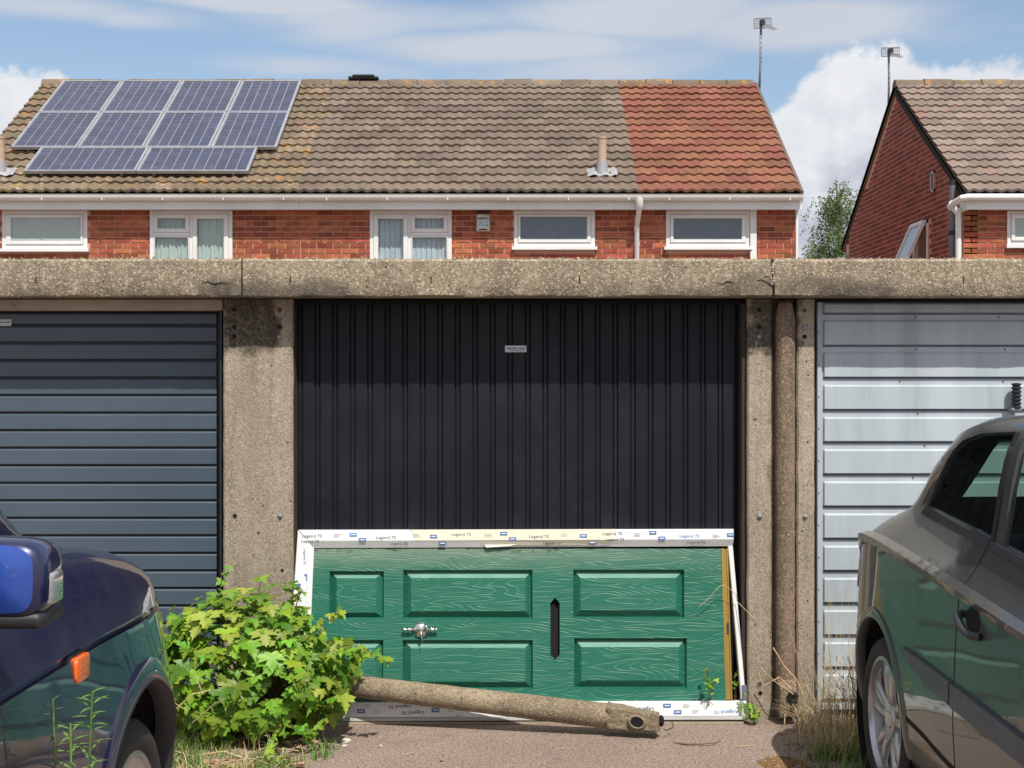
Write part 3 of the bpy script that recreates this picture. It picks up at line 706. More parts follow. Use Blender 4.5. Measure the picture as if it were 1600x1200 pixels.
# brass lock strip and timber edge
m = mb(); dquad(m, [(1126.5, 857), (1131, 857), (1138, 1093), (1133.5, 1093)], -.03, .008); dquad(m, [(1131.2, 858), (1134.5, 858), (1141.5, 1093), (1138.2, 1093)], -.03, .003); dquad(m, [(1134.7, 857), (1137, 857), (1144, 1093), (1141.7, 1093)], -.03, .007)
bs = m.build('lock_strip', M['brass'], FD)
m = mb(); dquad(m, [(1135.5, 973), (1138.5, 973), (1139, 990), (1136, 990)], .007, .0085); m.build('latch', M['ink_dk'], bs)
# lever knocker/handle
hd = mb(); c = lambda px, py, w=.02: DP(px, py, WL+w)
for side in (-1, 1):
    cx0 = 657+side*10
    seq = [(cx0, .007), (cx0+side*4, .004), (cx0+side*6, .008), (cx0+side*8.5, .009), (cx0+side*11, .005), (cx0+side*12.5, .0065), (cx0+side*14.5, .0105 if side < 0 else .008), (cx0+side*16, .008), (cx0+side*18, .002)]
    hd.tube([c(a, 983.5, .022) for a, _ in seq], [r for _, r in seq], 10)
knob = hd.build('door_handle', M['chrome'], leaf, smooth=True)
m = mb(); cc = DP(657, 984, WL); ux = Vector((1, 0, 0)); uz = (DP(657, 974)-DP(657, 984)).normalized(); nn = ux.cross(uz)*1
if nn.y > 0: nn = -nn
ring = []
for (r, w) in ((.037, 0), (.037, .006), (.031, .012), (.024, .018), (.0, .02)):
    for j in range(14):
        th = 2*math.pi*j/14; sq = 1+.10*math.cos(6*th)
        ring.append(cc+ux*(r*math.cos(th)*sq)+uz*(r*math.sin(th)*sq)+nn*w)
m.add(ring, [(i*14+j, i*14+(j+1) % 14, (i+1)*14+(j+1) % 14, (i+1)*14+j) for i in range(4) for j in range(14)])
rose = m.build('handle_rose', M['chrome'], leaf, smooth=45)
m = mb(); kc = c(659, 991, .03); m.sphere(kc, .0085, 10, 8); m.tube([c(659, 985, .02), kc], .005, 8); m.tube([c(665, 975, .024), c(667, 979, .035), c(669, 986, .028)], [.004, .007, .004], 8)
m.tube([kc, c(661, 1003, .04)], .0018, 6); m.build('handle_key', M['chrome'], leaf, smooth=True)
# lettering on the protective tape
ux = Vector((1, 0, 0)); uz = (DP(700, 828)-DP(700, 846)).normalized()
def word(px, py, s, mat, par, w, body='Legend 70', flip=1, sx=1.15): text_obj(body, s, DP(px, py, w), ux*flip, uz*flip, M[mat], par, lift=.0006, sx=sx)
for (px, py) in ((489, 838), (604, 840.5), (721, 835.5), (842, 839), (956, 834.5), (1076, 838)): word(px, py, .020, 'ink' if px != 1076 else 'ink_lblue', top, .0315)
m = mb()
for (px, py) in ((486, 846.2), (624, 850), (862, 849), (960, 843.5), (1087, 848)): 
    if py > 845.5: word(px, py, .018, 'ink_dk', top, .0265 if py > 847 else .0305)
    else: word(px, py, .018, 'ink_dk', top, .0315)
def block(px, py, par, w, wd=11, ht=5.6, mat='ink_blue', txt=True, rebate=False):
    m = mb(); m.add([DP(px-wd/2, py-ht/2, w), DP(px+wd/2, py-ht/2, w), DP(px+wd/2, py+ht/2, w-(.003 if rebate else 0)), DP(px-wd/2, py+ht/2, w-(.003 if rebate else 0))], [(0, 1, 2, 3)])
    m.build('printed_mark', M[mat], par, recalc=False)
    if txt: m = mb(); m.add([DP(px-wd*.33, py-.9, w+.0006), DP(px+wd*.33, py-.9, w+.0006), DP(px+wd*.33, py+.6, w+.0006), DP(px-wd*.33, py+.6, w+.0006)], [(0, 1, 2, 3)]); m.build('printed_mark', M['film'], par, recalc=False)
for (px, py, mm_) in ((553, 836, 'ink_lblue'), (567.5, 844, 'ink_blue'), (678, 839, 'ink_blue'), (787, 834.5, 'ink_blue'), (801, 842.8, 'ink_blue'), (911, 838, 'ink_blue'), (1019, 833, 'ink_blue'), (1033, 841.8, 'ink_blue'), (1140, 836.5, 'ink_blue')):
    block(px, py, top, .0322, mat=mm_)
for (px, py) in ((692, 849.5), (925, 848.5)): block(px, py, top, .0285, mat='ink_blue', rebate=True)
def lines(px, py, par, w, vert=False):
    for k in range(3):
        L_ = random.uniform(7, 12)
        m = mb()
        if vert: q = [(px+k*2.2, py), (px+k*2.2+.8, py), (px+k*2.2+.8, py+L_), (px+k*2.2, py+L_)]
        else: q = [(px, py+k*2.0), (px+L_, py+k*2.0), (px+L_, py+k*2.0+.7), (px, py+k*2.0+.7)]
        m.add([DP(a, b2, w) for a, b2 in q], [(0, 1, 2, 3)]); m.build('printed_line', M['upvc_grey'], par, recalc=False)
for px in (523, 646, 757, 876, 990, 1112): lines(px, 834+(px % 3), top, .0322)
for (px, py) in ((468.5, 917), (478.5, 902.5)): block(px, py, lf, .031 if px < 472 else .0305, 6, 10)
text_obj('Legend 70', .018, DP(477.5, 870, .0305), -uz+Vector((-.03, 0, 0)), ux, M['ink'], lf, lift=.0006)
lines(474, 921, lf, .031, True); lines(465.5, 936, lf, .031, True); text_obj('Legend 70', .018, DP(467, 965, .0305), -uz, ux, M['ink'], lf, lift=.0006)
for (px, py) in ((541.5, 1100.8), (565.5, 1110.5), (665, 1099.5), (681, 1109), (1041, 1102), (1057.5, 1112)): block(px, py, bt, .0335, 12, 6.2)
block(1155, 1098.5, bt, .0335, 11, 3.5)
for (px, py, mm_) in ((626, 1103.5, 'ink_dk'), (646, 1113, 'ink_dk'), (1003, 1107, 'ink'), (1132, 1111.5, 'ink_lblue')): word(px, py, .022, mm_, bt, .0335, flip=-1)
lines(585, 1109, bt, .0335); lines(570, 1099.5, bt, .0335); lines(700, 1107, bt, .0335); lines(1080, 1109, bt, .0335); lines(1066, 1100, bt, .0335); lines(712, 1116, bt, .0335)
# concrete threshold the frame stands on
mb().box(PX(455, YB_), PX(1160, YB_), YB_-.035, YD+.02, .001, .012).build('threshold', M['lintel'], G_M)

# ------------------------------------------------------------------ fallen concrete pipe lying across
A = PT(535, 1070, 6.36); B = PT(1012, 1126, 6.18)
FP = thing('fallen_pipe', (B.x, B.y, 0), 'long weathered concrete drainpipe lying on the ground in front of the green door', 'pipe')
d = (B-A); m = mb(); pts = [A+d*(i/70) for i in range(64)]
rad = [.050*(1 if i > 2 else .85+.05*i)+.007*(i/63) for i in range(64)]
m.tube(pts, rad, 22, True, .035); fp = m.build('pipe_shaft', M['log'], FP, smooth=60)
e = d.normalized(); E0 = A+d*(61/70); E1 = PT(1030, 1125, 6.15)
side = Vector((e.y, -e.x, 0)).normalized()
if side.y > 0: side = -side
up = Vector((0, 0, 1)); h = .053
m = mb(); q0 = [E0+side*h-up*h*.95, E0-side*h-up*h*.95, E0-side*h+up*h, E0+side*h+up*h]
q1 = [E1+side*h*.95-up*h*.8, E1-side*h-up*h*.9, E1-side*h*.9+up*h*.45, E1+side*h*.9+up*h*.62]
m.hexa(q0, q1)
me = m.mesh('x', M['log'], (0, 0, 0)); bm = bmesh.new(); bm.from_mesh(me)
bmesh.ops.subdivide_edges(bm, edges=bm.edges, cuts=9, use_grid_fill=True)
for v in bm.verts: v.co += Vector((mnoise.noise(v.co*30), mnoise.noise(v.co*30+Vector((9, 0, 0))), mnoise.noise(v.co*30+Vector((0, 9, 0)))))*.007
bm.to_mesh(me); off = wloc(FP)
for v in me.vertices: v.co -= off
for p in me.polygons: p.use_smooth = True
o = bpy.data.objects.new('square_socket', me); COL.objects.link(o); o.parent = FP
# dark opening facing the camera on the socket
hc = (E0*.42+E1*.58)+side*(h+.004)+Vector((0, 0, -.003)); m = mb(); vs = [hc+side*.004]; nseg = 16
for r, o_ in ((.024, .005), (.028, .008), (.036, .0)):
    for j in range(nseg): th = 2*math.pi*j/nseg; vs.append(hc+e*(r*1.2*math.cos(th))+up*(r*.95*math.sin(th))+side*o_)
m.mi = 0; m.add(vs[:1+nseg], [(0, 1+j, 1+(j+1) % nseg) for j in range(nseg)]); m.mi = 1
m.add(vs[1:], [(j, (j+1) % nseg, nseg+(j+1) % nseg, nseg+j) for j in range(nseg)]+[(nseg+j, nseg+(j+1) % nseg, 2*nseg+(j+1) % nseg, 2*nseg+j) for j in range(nseg)])
m.build('socket_opening', [M['dark'], M['log']], FP)
m = mb(); vs = []; ec = E1+e*.001
hc2 = E1+side*.012+e*.010; m.sphere(hc2, .026, 10, 8, (.5, 1, 1)); m.build('socket_opening', M['dark'], FP)
m = mb(); m.tube([E1+e*.02+Vector((0, 0, -.035)), PT(1040, 1141, 6.15), PT(1052, 1137, 6.17), PT(1050, 1128, 6.2)], .003, 6); m.build('bent_wire', M['rust'], FP)
# ------------------------------------------------------------------ houses behind
YH, YE, YR = 19.0, 18.75, 22.32
ZE = PZ(300.5, YE); SL = math.atan2(PZ(131, YR)-ZE, YR-YE); ZR = PZ(131, YR)
cs, sn = math.cos(SL), math.sin(SL)
def RP(x, s, h=0.0):   # point on the front roof plane: s metres up the slope from the eaves, h above it
    return Vector((x, YE+s*cs-h*sn, ZE+s*sn+h*cs))
SLEN = (YR-YE)/cs
NR = 16; GA = SLEN/NR
def tile_mesh(name, mat, w=.30):
    m = mb(); n = 12; vs = []; L_ = GA*1.06
    for i in range(n+1):
        u = i/n; ph = (u*2) % 1.0 if i < n else 1.0
        hgt = .022*max(0, math.sin(math.pi*min(1, max(0, (ph-.30)/.62))))**.8
        for (s, dz) in ((0, .034), (L_, .004), (0, .0)):
            vs.append((u*w, s, (hgt+dz) if dz > 0 else hgt-.004))
    fs = []
    for i in range(n): fs += [(i*3, (i+1)*3, (i+1)*3+1, i*3+1), (i*3+2, (i+1)*3+2, (i+1)*3, i*3)]
    m.add(vs, fs); me = m.mesh(name, mat, smooth=50, recalc=False); return me
ROT = (SL, 0, 0)
TM = {k: tile_mesh('roof_tile', M[k]) for k in ('tile_brown', 'tile_moss', 'tile_red', 'tile_buff')}
def roof(house, x0, x1, key, alt=None):
    m = mb(); a, b_ = .03, .16
    m.hexa([RP(x0, 0, -a), RP(x1, 0, -a), RP(x1, SLEN, -a), RP(x0, SLEN, -a)], [RP(x0, 0, -b_), RP(x1, 0, -b_), RP(x1, SLEN, -b_), RP(x0, SLEN, -b_)])
    rf = m.build('roof', M['dark'], house)
    m = mb(); yb = 2*YR-YE   # back slope
    m.hexa([(x0, YR+.01, ZR-.02), (x1, YR+.01, ZR-.02), (x1, yb, ZE-.02), (x0, yb, ZE-.02)], [(x0, YR+.01, ZR-.14), (x1, YR+.01, ZR-.14), (x1, yb, ZE-.14), (x0, yb, ZE-.14)])
    m.build('rear_roof_slope', M[key], house)
    cols = int(round((x1-x0)/.30)); w = (x1-x0)/cols
    for r in range(NR):
        for c_ in range(cols):
            me = TM[key]
            if alt and (r, c_) in alt: me = TM[alt[(r, c_)]]
            inst('roof_tile', me, rf, RP(x0+c_*w, r*GA, random.uniform(0, .007)), (SL+random.uniform(-.010, .010), 0, random.uniform(-.012, .012)), (w/.30, 1, 1))
    return rf
def ridge(house, x0, x1, mat='ridge'):
    n = max(1, int(round((x1-x0)/.45))); w = (x1-x0)/n
    m = mb(); pr_ = [(-.13, -.06), (-.10, .01), (-.05, .05), (0, .062), (.05, .05), (.10, .01), (.13, -.06)]
    k = len(pr_); vs = [(0, y, z) for y, z in pr_]+[(w*.975, y, z) for y, z in pr_]
    m.add(vs, [(i, i+1, k+i+1, k+i) for i in range(k-1)]+[tuple(range(k)), tuple(range(2*k-1, k-1, -1))]); me = m.mesh('ridge_tile', M[mat], smooth=50)
    for i in range(n): inst('ridge_tile', me, house, (x0+i*w, YR, ZR+.01+random.uniform(-.008, .01)), (0, random.uniform(-.01, .01), 0))
def bricks(house, x0, x1, zt, courses, holes, wall, maxn=299, mat='brick', y=YH):
    """stretcher-bond bricks standing proud of recessed mortar; clipped at openings"""
    me = mb().box(0, 1, -.009, .02, 0, .060).mesh('brick', M[mat]); cnt = 0
    extra = mb()
    for c_ in range(courses):
        z = zt-(c_+1)*.075; offx = .1125 if c_ % 2 else 0
        x = x0-offx; 
        while x < x1:
            a, b_ = max(x, x0)+.004, min(x+.225, x1)-.010; x += .225
            segs = [(a, b_)]
            for (h0, h1, g0, g1) in holes:
                if z+.064 > g0 and z < g1-.005:
                    ns = []
                    for (p, q) in segs:
                        if q <= h0 or p >= h1: ns.append((p, q)); continue
                        if p < h0: ns.append((p, h0))
                        if q > h1: ns.append((h1, q))
                    segs = ns
            for (p, q) in segs:
                if q-p < .025: continue
                if cnt < maxn:
                    o = inst('brick', me, wall, (p, y, z), None, (q-p, 1, 1)); cnt += 1
                else: extra.box(p, q, y-.009, y+.02, z, z+.064)
    if extra.v: extra.build('lower_brickwork', M['brick_i'], wall)['kind'] = 'stuff'
ZW = PZ(327.5, YH)      # bottom of the fascia board = top of visible brickwork
def rect(px0, px1, py0, py1, Y=YH): return (PX(px0, Y), PX(px1, Y), PZ(py1, Y), PZ(py0, Y))
def frame(m, x0, x1, z0, z1, w, y0, y1):
    m.box(x0, x0+w, y0, y1, z0, z1); m.box(x1-w, x1, y0, y1, z0, z1); m.box(x0+w, x1-w, y0, y1, z0, z0+w); m.box(x0+w, x1-w, y0, y1, z1-w, z1)
def window_single(house, px0, px1, py1, gp, kind, label=None):
    x0, x1, z0, z1 = rect(px0, px1, 329, py1)
    m = mb(); frame(m, x0, x1, z0, z1, .055, YH-.022, YH+.06); f = m.build('window', M['upvc'], house, label, bevel=.004)
    gx0, gx1, gz0, gz1 = rect(gp[0], gp[2], gp[1], gp[3])
    s = mb(); s.box(x0+.058, gx0-.0, YH-.036, YH+.03, z0+.058, z1-.058); s.box(gx1, x1-.058, YH-.036, YH+.03, z0+.058, z1-.058)
    s.box(gx0, gx1, YH-.036, YH+.03, z0+.058, gz0); s.box(gx0, gx1, YH-.036, YH+.03, gz1, z1-.058); s.build('sash', M['upvc'], f, bevel=.005)
    mb().box(gx0+.001, gx1-.001, YH-.018, YH-.006, gz0+.001, gz1-.001).build('pane', M[kind], f)
    mb().box(x0-.03, x1+.03, YH-.075, YH+.02, z0-.045, z0-.002).build('sill', M['upvc'], f, bevel=.004)
    m = mb(); frame(m, gx0, gx1, gz0, gz1, .008, YH-.030, YH-.019); m.build('gasket', M['upvc_grey'], f)
    return f, (x0, x1, z0-.045, z1)
def window_double(house, px0, px1, mull, fan_left, kind, blind):
    """tall casement pair: one full-height light, the other with a fanlight over it"""
    zb = PZ(404, YH)-.75; x0, x1 = PX(px0, YH), PX(px1, YH); z1 = PZ(329, YH); xm0, xm1 = PX(mull-2.5, YH), PX(mull+2.5, YH)
    m = mb(); frame(m, x0, x1, zb, z1, .055, YH-.022, YH+.06); m.box(xm0, xm1, YH-.022, YH+.06, zb+.055, z1-.055); f = m.build('window', M['upvc'], house, bevel=.004)
    zt = PZ(366, YH)
    lights = []
    if fan_left: fa, fu = (x0+.056, xm0-.001), (xm1+.001, x1-.056)
    else: fa, fu = (xm1+.001, x1-.056), (x0+.056, xm0-.001)
    for (a, b_, c, d, w) in ((fa[0], fa[1], zt+.022, z1-.056, .052), (fa[0], fa[1], zb+.056, zt-.028, .012), (fu[0], fu[1], zb+.056, z1-.056, .058)):
        m = mb(); frame(m, a, b_, c, d, w, YH-.036, YH+.03); m.build('sash', M['upvc'], f, bevel=.005)
        mb().box(a+w+.001, b_-w-.001, YH-.014, YH-.008, c+w+.001, d-w-.001).build('pane', M['wglass'], f)
        g = mb(); frame(g, a+w, b_-w, c+w, d-w, .007, YH-.03, YH-.016); g.build('gasket', M['upvc_grey'], f)
    mb().box(fa[0], fa[1], YH-.03, YH+.05, zt-.026, zt+.020).build('transom', M['upvc'], f, bevel=.004)
    if blind:
        me = mb().box(0, .068, -.004, .004, 0, z1-zb-.12).mesh('blind_slat', M['blind']); k = x0+.06
        while k < x1-.11: inst('blind_slat', me, f, (k, YH+.055, zb+.06), (0, 0, .22+random.uniform(-.06, .06))); k += .072
    else:
        m = mb(); n = 120; vs = []
        for i in range(n+1):
            x = x0+.05+(x1-x0-.1)*i/n; y = YH+.045+.010*math.sin(i*.95)+.008*math.sin(i*.37+1)
            vs += [(x, y, zb+.05), (x, y, z1-.06)]
        m.add(vs, [(2*i, 2*i+2, 2*i+3, 2*i+1) for i in range(n)]); m.build('net_curtain', M['net'], f, smooth=True, recalc=False)
    return f, (x0, x1, zb, z1)
def shell(house, x0, x1, holes, ends=(True, True)):
    m = mb(); wall_holes(m, x0, x1, 0, PZ(313, YH), holes, YH+.001, YH+.22)
    w = m.build('wall', M['mortar'], house)
    # rooms: dark floor/ceiling/back
    mb().box(x0+.02, x1-.02, YH+1.6, YH+1.7, .2, PZ(313, YH)).build('inner_wall', M['lintel'], house)
    mb().box(x0+.02, x1-.02, YH+.222, YH+1.6, PZ(327, YH)+.01, PZ(327, YH)+.05).build('ceiling', M['lintel'], house)
    yb = 2*YR-YH
    mb().box(x0, x1, yb-.2, yb, 0, ZE-.02).build('rear_wall', M['mortar'], house)
    return w
def eaves(house, x0, x1, brk=()):
    mb().box(x0, x1, YH-.235, YH-.212, PZ(327.5, YH-.23), PZ(311, YH-.23)).build('fascia_board', M['upvc'], house, bevel=.003)
    mb().box(x0, x1, YH-.211, YH+.0, ZW+.010, ZW+.022).build('soffit', M['upvc'], house)
    m = mb(); yc = YH-.30; zc = PZ(304.5, yc); r = .058; n = 10; vs = []
    pts = [(yc+r*math.cos(math.pi+math.pi*i/n), zc+r*1.35*math.sin(math.pi+math.pi*i/n)) for i in range(n+1)]
    pts = [(yc-r-.006, zc+.006)]+pts+[(yc+r, zc+.01)]
    inner = [(yc+(y-yc)*.9, min(zc+.006, zc+(z-zc)*.9)) for y, z in pts]
    pr_ = pts+inner[::-1]; k = len(pr_)
    vs = [(x0, y, z) for y, z in pr_]+[(x1, y, z) for y, z in pr_]
    m.add(vs, [(i, (i+1) % k, k+(i+1) % k, k+i) for i in range(k)]); m.build('gutter', M['upvc'], house, smooth=40)
    x = x0+.4
    br = mb().box(-.008, .008, YH-.350, YH-.236, zc-.0795, zc-.03).mesh('gutter_bracket', M['upvc'], (0, 0, 0), bevel=.004)
    while x < x1-.1: inst('gutter_bracket', br, house, (x, 0, 0)); x += .82
GH = 'terraced brick houses seen over the garage roofs'
xA0, xAB, xBC, xC1 = -7.6, PX(470, YH), 1.73, PX(1243, YH)
xAv = -7.6
HA = thing('terraced_house', ((xA0+xAB)/2, YH, 0), 'brick terraced house carrying the solar panels on a mossy brown roof', 'house', GH)
HB = thing('terraced_house', ((xAB+xBC)/2, YH, 0), 'brick terraced house with the plain brown tiled roof and the alarm box', 'house', GH)
HC = thing('terraced_house', ((xBC+xC1)/2, YH, 0), 'end terraced house with the red tiled roof, next to the gap with the tree', 'house', GH)
HD = thing('detached_house', (8.2, YH, 0), 'brick house at the right whose dark gable wall and buff tiled roof show', 'house')
# A
_, h1 = window_single(HA, 4, 137, 389, (18, 340.5, 127, 377), 'obscure')
_, h2 = window_double(HA, 234.5, 363.5, 299, True, 'wglass', False)
w = shell(HA, xA0+.1, xAB, [h1, h2]); bricks(HA, -7.4, xAB, ZW, 11, [h1, h2], w)
roof(HA, xAv, xAB, 'tile_moss'); ridge(HA, xAv, xAB)
eaves(HA, xAv, xAB)
# B
_, h1 = window_double(HB, 578, 706, 640, False, 'wglass', True)
fB, h2 = window_single(HB, 803, 929.5, 386, (812.5, 338.5, 917.5, 375), 'obscure_dark')
w = shell(HB, xAB+.002, xBC, [h1, h2]); bricks(HB, xAB, xBC, ZW, 12, [h1, h2], w)
rB = roof(HB, xAB, xBC, 'tile_brown'); ridge(HB, xAB, xBC); eaves(HB, xAB+.002, xBC)
# things standing behind the bathroom pane read as faint pale shapes
for (px, hh, r) in ((865, .09, .012), (874, .10, .018), (829, .12, .010), (914, .07, .014)):
    m = mb(); m.lathe([(0, .0001), (0, r), (hh*.7, r), (hh*.8, r*.4), (hh, r*.4), (hh, .0001)], (PX(px, YH), YH-.012, PZ(375, YH)), 'z', 8, False)
# C
fC, h1 = window_single(HC, 1040.5, 1171, 386, (1051.5, 341, 1159, 375), 'obscure_dark')
w = shell(HC, xBC+.002, xC1, [h1]); bricks(HC, xBC, xC1, ZW, 13, [h1], w)
XV = PX(1250.5, YE)
roof(HC, xBC, XV, 'tile_red'); ridge(HC, xBC, XV-.02); eaves(HC, xBC+.002, XV+.02)
# verge strips and gable ends
def verge(house, x, mat, w=.035):
    m = mb(); m.hexa([RP(x, -.02, .03), RP(x+w, -.02, .03), RP(x+w, SLEN, .03), RP(x, SLEN, .03)], [RP(x, -.02, -.15), RP(x+w, -.02, -.15), RP(x+w, SLEN, -.15), RP(x, SLEN, -.15)]); m.build('verge', mat, house)
verge(HC, XV+.001, M['tile_brown'], .04)
for (hs, x0, x1, mt) in ((HC, xC1-.2, xC1, 'mortar'), (HA, xA0+.1, xA0+.3, 'mortar')):
    m = mb(); yb = 2*YR-YH; zt = PZ(313, YH)
    m.prism([(x0, YH+.23, 0), (x0, yb-.21, 0), (x0, yb-.21, ZE-.05), (x0, YR, ZR-.2), (x0, YH+.23, zt)], (x1-x0, 0, 0)); m.build('gable_wall', M[mt], hs)
m = mb(); m.box(XV-.03, XV+.025, YH-.20, YH-.02, PZ(327, YH-.2)+.02, PZ(313, YH-.2)); m.build('eaves_box_end', M['lead'], HC)
mb().box(xC1+.001, xC1+.03, YH-.03, YH+.0, .5, ZW).build('white_cable_cover', M['upvc'], HC)
# downpipes
def swan(house, px, mat='upvc', base=404):
    x = PX(px, YH-.1); m = mb()
    m.tube([(x, YH-.30, PZ(310, YH-.3)), (x, YH-.30, PZ(322, YH-.3)), (x, YH-.27, PZ(327, YH-.27)), (x-.012, YH-.09, PZ(352, YH)), (x-.012, YH-.055, PZ(358, YH)), (x-.012, YH-.055, .3)], [.06, .05, .036, .034, .034, .034], 12)
    m.tube([(x-.012, YH-.055, PZ(361, YH)), (x-.012, YH-.055, PZ(356, YH))], .041, 12)
    m.box(x-.05, x+.03, YH-.02, YH+.0, PZ(384, YH), PZ(379, YH)); m.build('downpipe', M[mat], house, smooth=40)
swan(HC, 997)
xx = PX(1177, YH-.04); mb().box(xx-.045, xx+.045, YH-.06, YH-.012, .3, ZW-.005).build('square_downpipe', M['upvc'], HC, bevel=.008)
# alarm box
ab = thing('alarm_box', (PX(755.5, YH-.03), YH-.03, PZ(361, YH)), 'white burglar alarm box with blue lettering, high on the brick wall between two windows', 'alarm box')
x0, x1, z0, z1 = rect(744, 766, 334, 362, YH-.04)
m = mb(); m.hexa([(x0+.012, YH-.085, z0+.012), (x1-.012, YH-.085, z0+.012), (x1-.018, YH-.085, z1-.02), (x0+.018, YH-.085, z1-.02)], [(x0, YH-.010, z0), (x1, YH-.010, z0), (x1, YH-.010, z1), (x0, YH-.010, z1)]); bx_ = m.build('housing', material('alarm_white', (.72, .68, .62), .4), ab, bevel=.008, bseg=2, smooth=50)
xc_ = (x0+x1)/2
m = mb(); m.box(x0+.03, x1-.03, YH-.0875, YH-.086, PZ(352.5, YH-.08), PZ(346.5, YH-.08)); m.build('blue_panel', material('alarm_blue', (.12, .40, .58), .5), ab)
text_obj('AEPRO', .052, (xc_, YH-.087, PZ(341.5, YH-.08)), (1, 0, 0), (0, 0, 1), M['ink'], ab, lift=.001, bold=.002, sx=.95)
text_obj('ALARM', .052, (xc_, YH-.088, PZ(349.5, YH-.08)), (1, 0, 0), (0, 0, 1), M['film'], ab, lift=.001, bold=.001, sx=.95)
mb().box(xc_-.055, xc_+.055, YH-.0875, YH-.084, PZ(359.5, YH-.08), PZ(357.5, YH-.08)).build('sounder_slot', M['ink_dk'], ab)
mb().box(xc_-.09, xc_+.09, YH-.05, YH-.01, PZ(334, YH)+.01, PZ(329.5, YH)).build('cable_shroud', M['black'], ab)
# flues
def flue(px, ptop, pmid, pbot, Yg, parent, full=True):
    # solve the roof depth at pbot
    t = (600-pbot)/F; s = (t*YE-(ZE-EYE))/(sn-t*cs); c = RP(PX(px, YE+s*cs), s, .05)
    Y = c.y; zt_ = PZ(ptop, Y); zm = PZ(pmid, Y)
    m = mb(); m.tube([(c.x, Y, zm-.02), (c.x, Y, zt_)], .062, 14); m.tube([(c.x, Y, zt_-.02), (c.x, Y, zt_+.01)], .07, 14); m.build('flue_pipe', M['flue'], parent, smooth=40)
    m = mb(); m.tube([(c.x, Y, c.z-.1), (c.x, Y, zm)], [.085, .078], 14); m.build('flue_collar', M['lead'], parent, smooth=40)
    m = mb(); vs = []; n = 14
    for i in range(n+1):
        for j in range(6):
            u = -.21+.42*i/n; s_ = s-.12+.26*j/5; vs.append(RP(c.x+u*(1-.12*(j == 5)), s_, .055+.012*math.sin(u*42)+.03*max(0, 1-((u/.1)**2+((s_-s)/.1)**2))))
    m.add(vs, [(i*6+j, (i+1)*6+j, (i+1)*6+j+1, i*6+j+1) for i in range(n) for j in range(5)]); m.build('lead_flashing', M['lead'], parent, smooth=True, recalc=False)
flue(940.5, 215, 252, 274, 0, HB)
flue(1.5, 215, 250, 274, 0, HA)
m = mb(); m.box(PX(545, YR), PX(592, YR), YR-.12, YR+.12, ZR+.06, ZR+.10); m.box(PX(552, YR), PX(586, YR), YR-.14, YR+.14, ZR+.09, ZR+.125); m.build('ridge_vent', M['black'], HB, bevel=.01)
# ---- right-hand house
XD0, XD1 = 6.20, 10.4; XW = PX(1505, YH)
x0, x1, z0, z1 = rect(1573, 1680, 330, 388)
m = mb(); frame(m, x0, x1, z0+.05, z1, .05, YH-.022, YH+.06); fD = m.build('window', M['upvc'], HD, bevel=.004)
m = mb(); frame(m, x0+.052, x1-.052, z0+.102, z1-.052, .05, YH-.045, YH+.0); m.build('sash', M['upvc'], fD, bevel=.005)
mb().box(x0+.1, x1-.1, YH-.02, YH-.01, z0+.15, z1-.1).build('pane', M['obscure'], fD); mb().box(x0-.02, x1+.02, YH-.07, YH+.02, z0, z0+.048).build('sill', M['upvc'], fD)
hD = (x0, x1, z0, z1); w = shell(HD, XW, XD1, [hD]); bricks(HD, XW, XD1, ZW, 12, [hD], w)
alt = {(3, 4): 'tile_red', (9, 6): 'tile_red', (8, 8): 'tile_red', (6, 5): 'tile_red'}
roof(HD, XD0, XD1, 'tile_buff'); ridge(HD, XD0, XD1)
# gable wall with its own bricks
yb = 2*YR-YH; zt = PZ(313, YH)
def gz(y):  # underside of the verge at depth y
    yy = y if y <= YR else 2*YR-y
    return ZE+(yy-YE)*math.tan(SL)-(.085 if y <= YR else .12)
gwin = (20.62, 21.35, 2.2, PZ(360, 21.0)+.12)
m = mb(); xg0, xg1 = XW+.0065, XW+.2
for (a, b_) in ((YH+.23, gwin[0]), (gwin[1], YR), (YR, yb-.21)):
    m.prism([(xg0, a, 0), (xg0, b_, 0), (xg0, b_, gz(b_)), (xg0, a, gz(a))], (xg1-xg0, 0, 0))
m.prism([(xg0, gwin[0], gwin[3]), (xg0, gwin[1], gwin[3]), (xg0, gwin[1], gz(gwin[1])), (xg0, gwin[0], gz(gwin[0]))], (xg1-xg0, 0, 0))
m.box(xg0, xg1, gwin[0], gwin[1], 0, gwin[2]); m.box(xg0, xg1, YH+.001, YH+.229, 0, zt)
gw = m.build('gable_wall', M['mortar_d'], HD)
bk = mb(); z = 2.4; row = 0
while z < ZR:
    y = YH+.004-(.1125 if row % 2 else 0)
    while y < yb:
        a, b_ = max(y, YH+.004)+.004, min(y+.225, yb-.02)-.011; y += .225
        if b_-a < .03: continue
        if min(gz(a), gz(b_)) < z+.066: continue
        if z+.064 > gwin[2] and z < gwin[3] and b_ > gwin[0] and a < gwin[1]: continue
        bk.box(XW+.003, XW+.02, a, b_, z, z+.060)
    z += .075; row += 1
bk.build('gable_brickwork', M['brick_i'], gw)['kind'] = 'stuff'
M['verge_d'] = material('dark_verge', (.055, .045, .04), .8)
for (ya, yb_, d0, d1, mt_) in ((YE, YR, .025, .075, 'ridge'), (2*YR-YE, YR, -.01, .13, 'verge_d')):
    za = ZE; p = [(XD0, ya, za-d0), (XD0, yb_, ZR-d0), (XD0, yb_, ZR-d1), (XD0, ya, za-d1)]; mb().prism(p, (.045, 0, 0)).build('verge', M[mt_], HD)
m = mb(); m.prism([RP(XD0+.05, -.02, -.03), RP(XD0+.05, SLEN, -.03), RP(XD0+.05, SLEN, -.06), RP(XD0+.05, -.02, -.06)], (XW-XD0+.1, 0, 0)); m.build('verge_soffit', M['mortar_d'], HD)
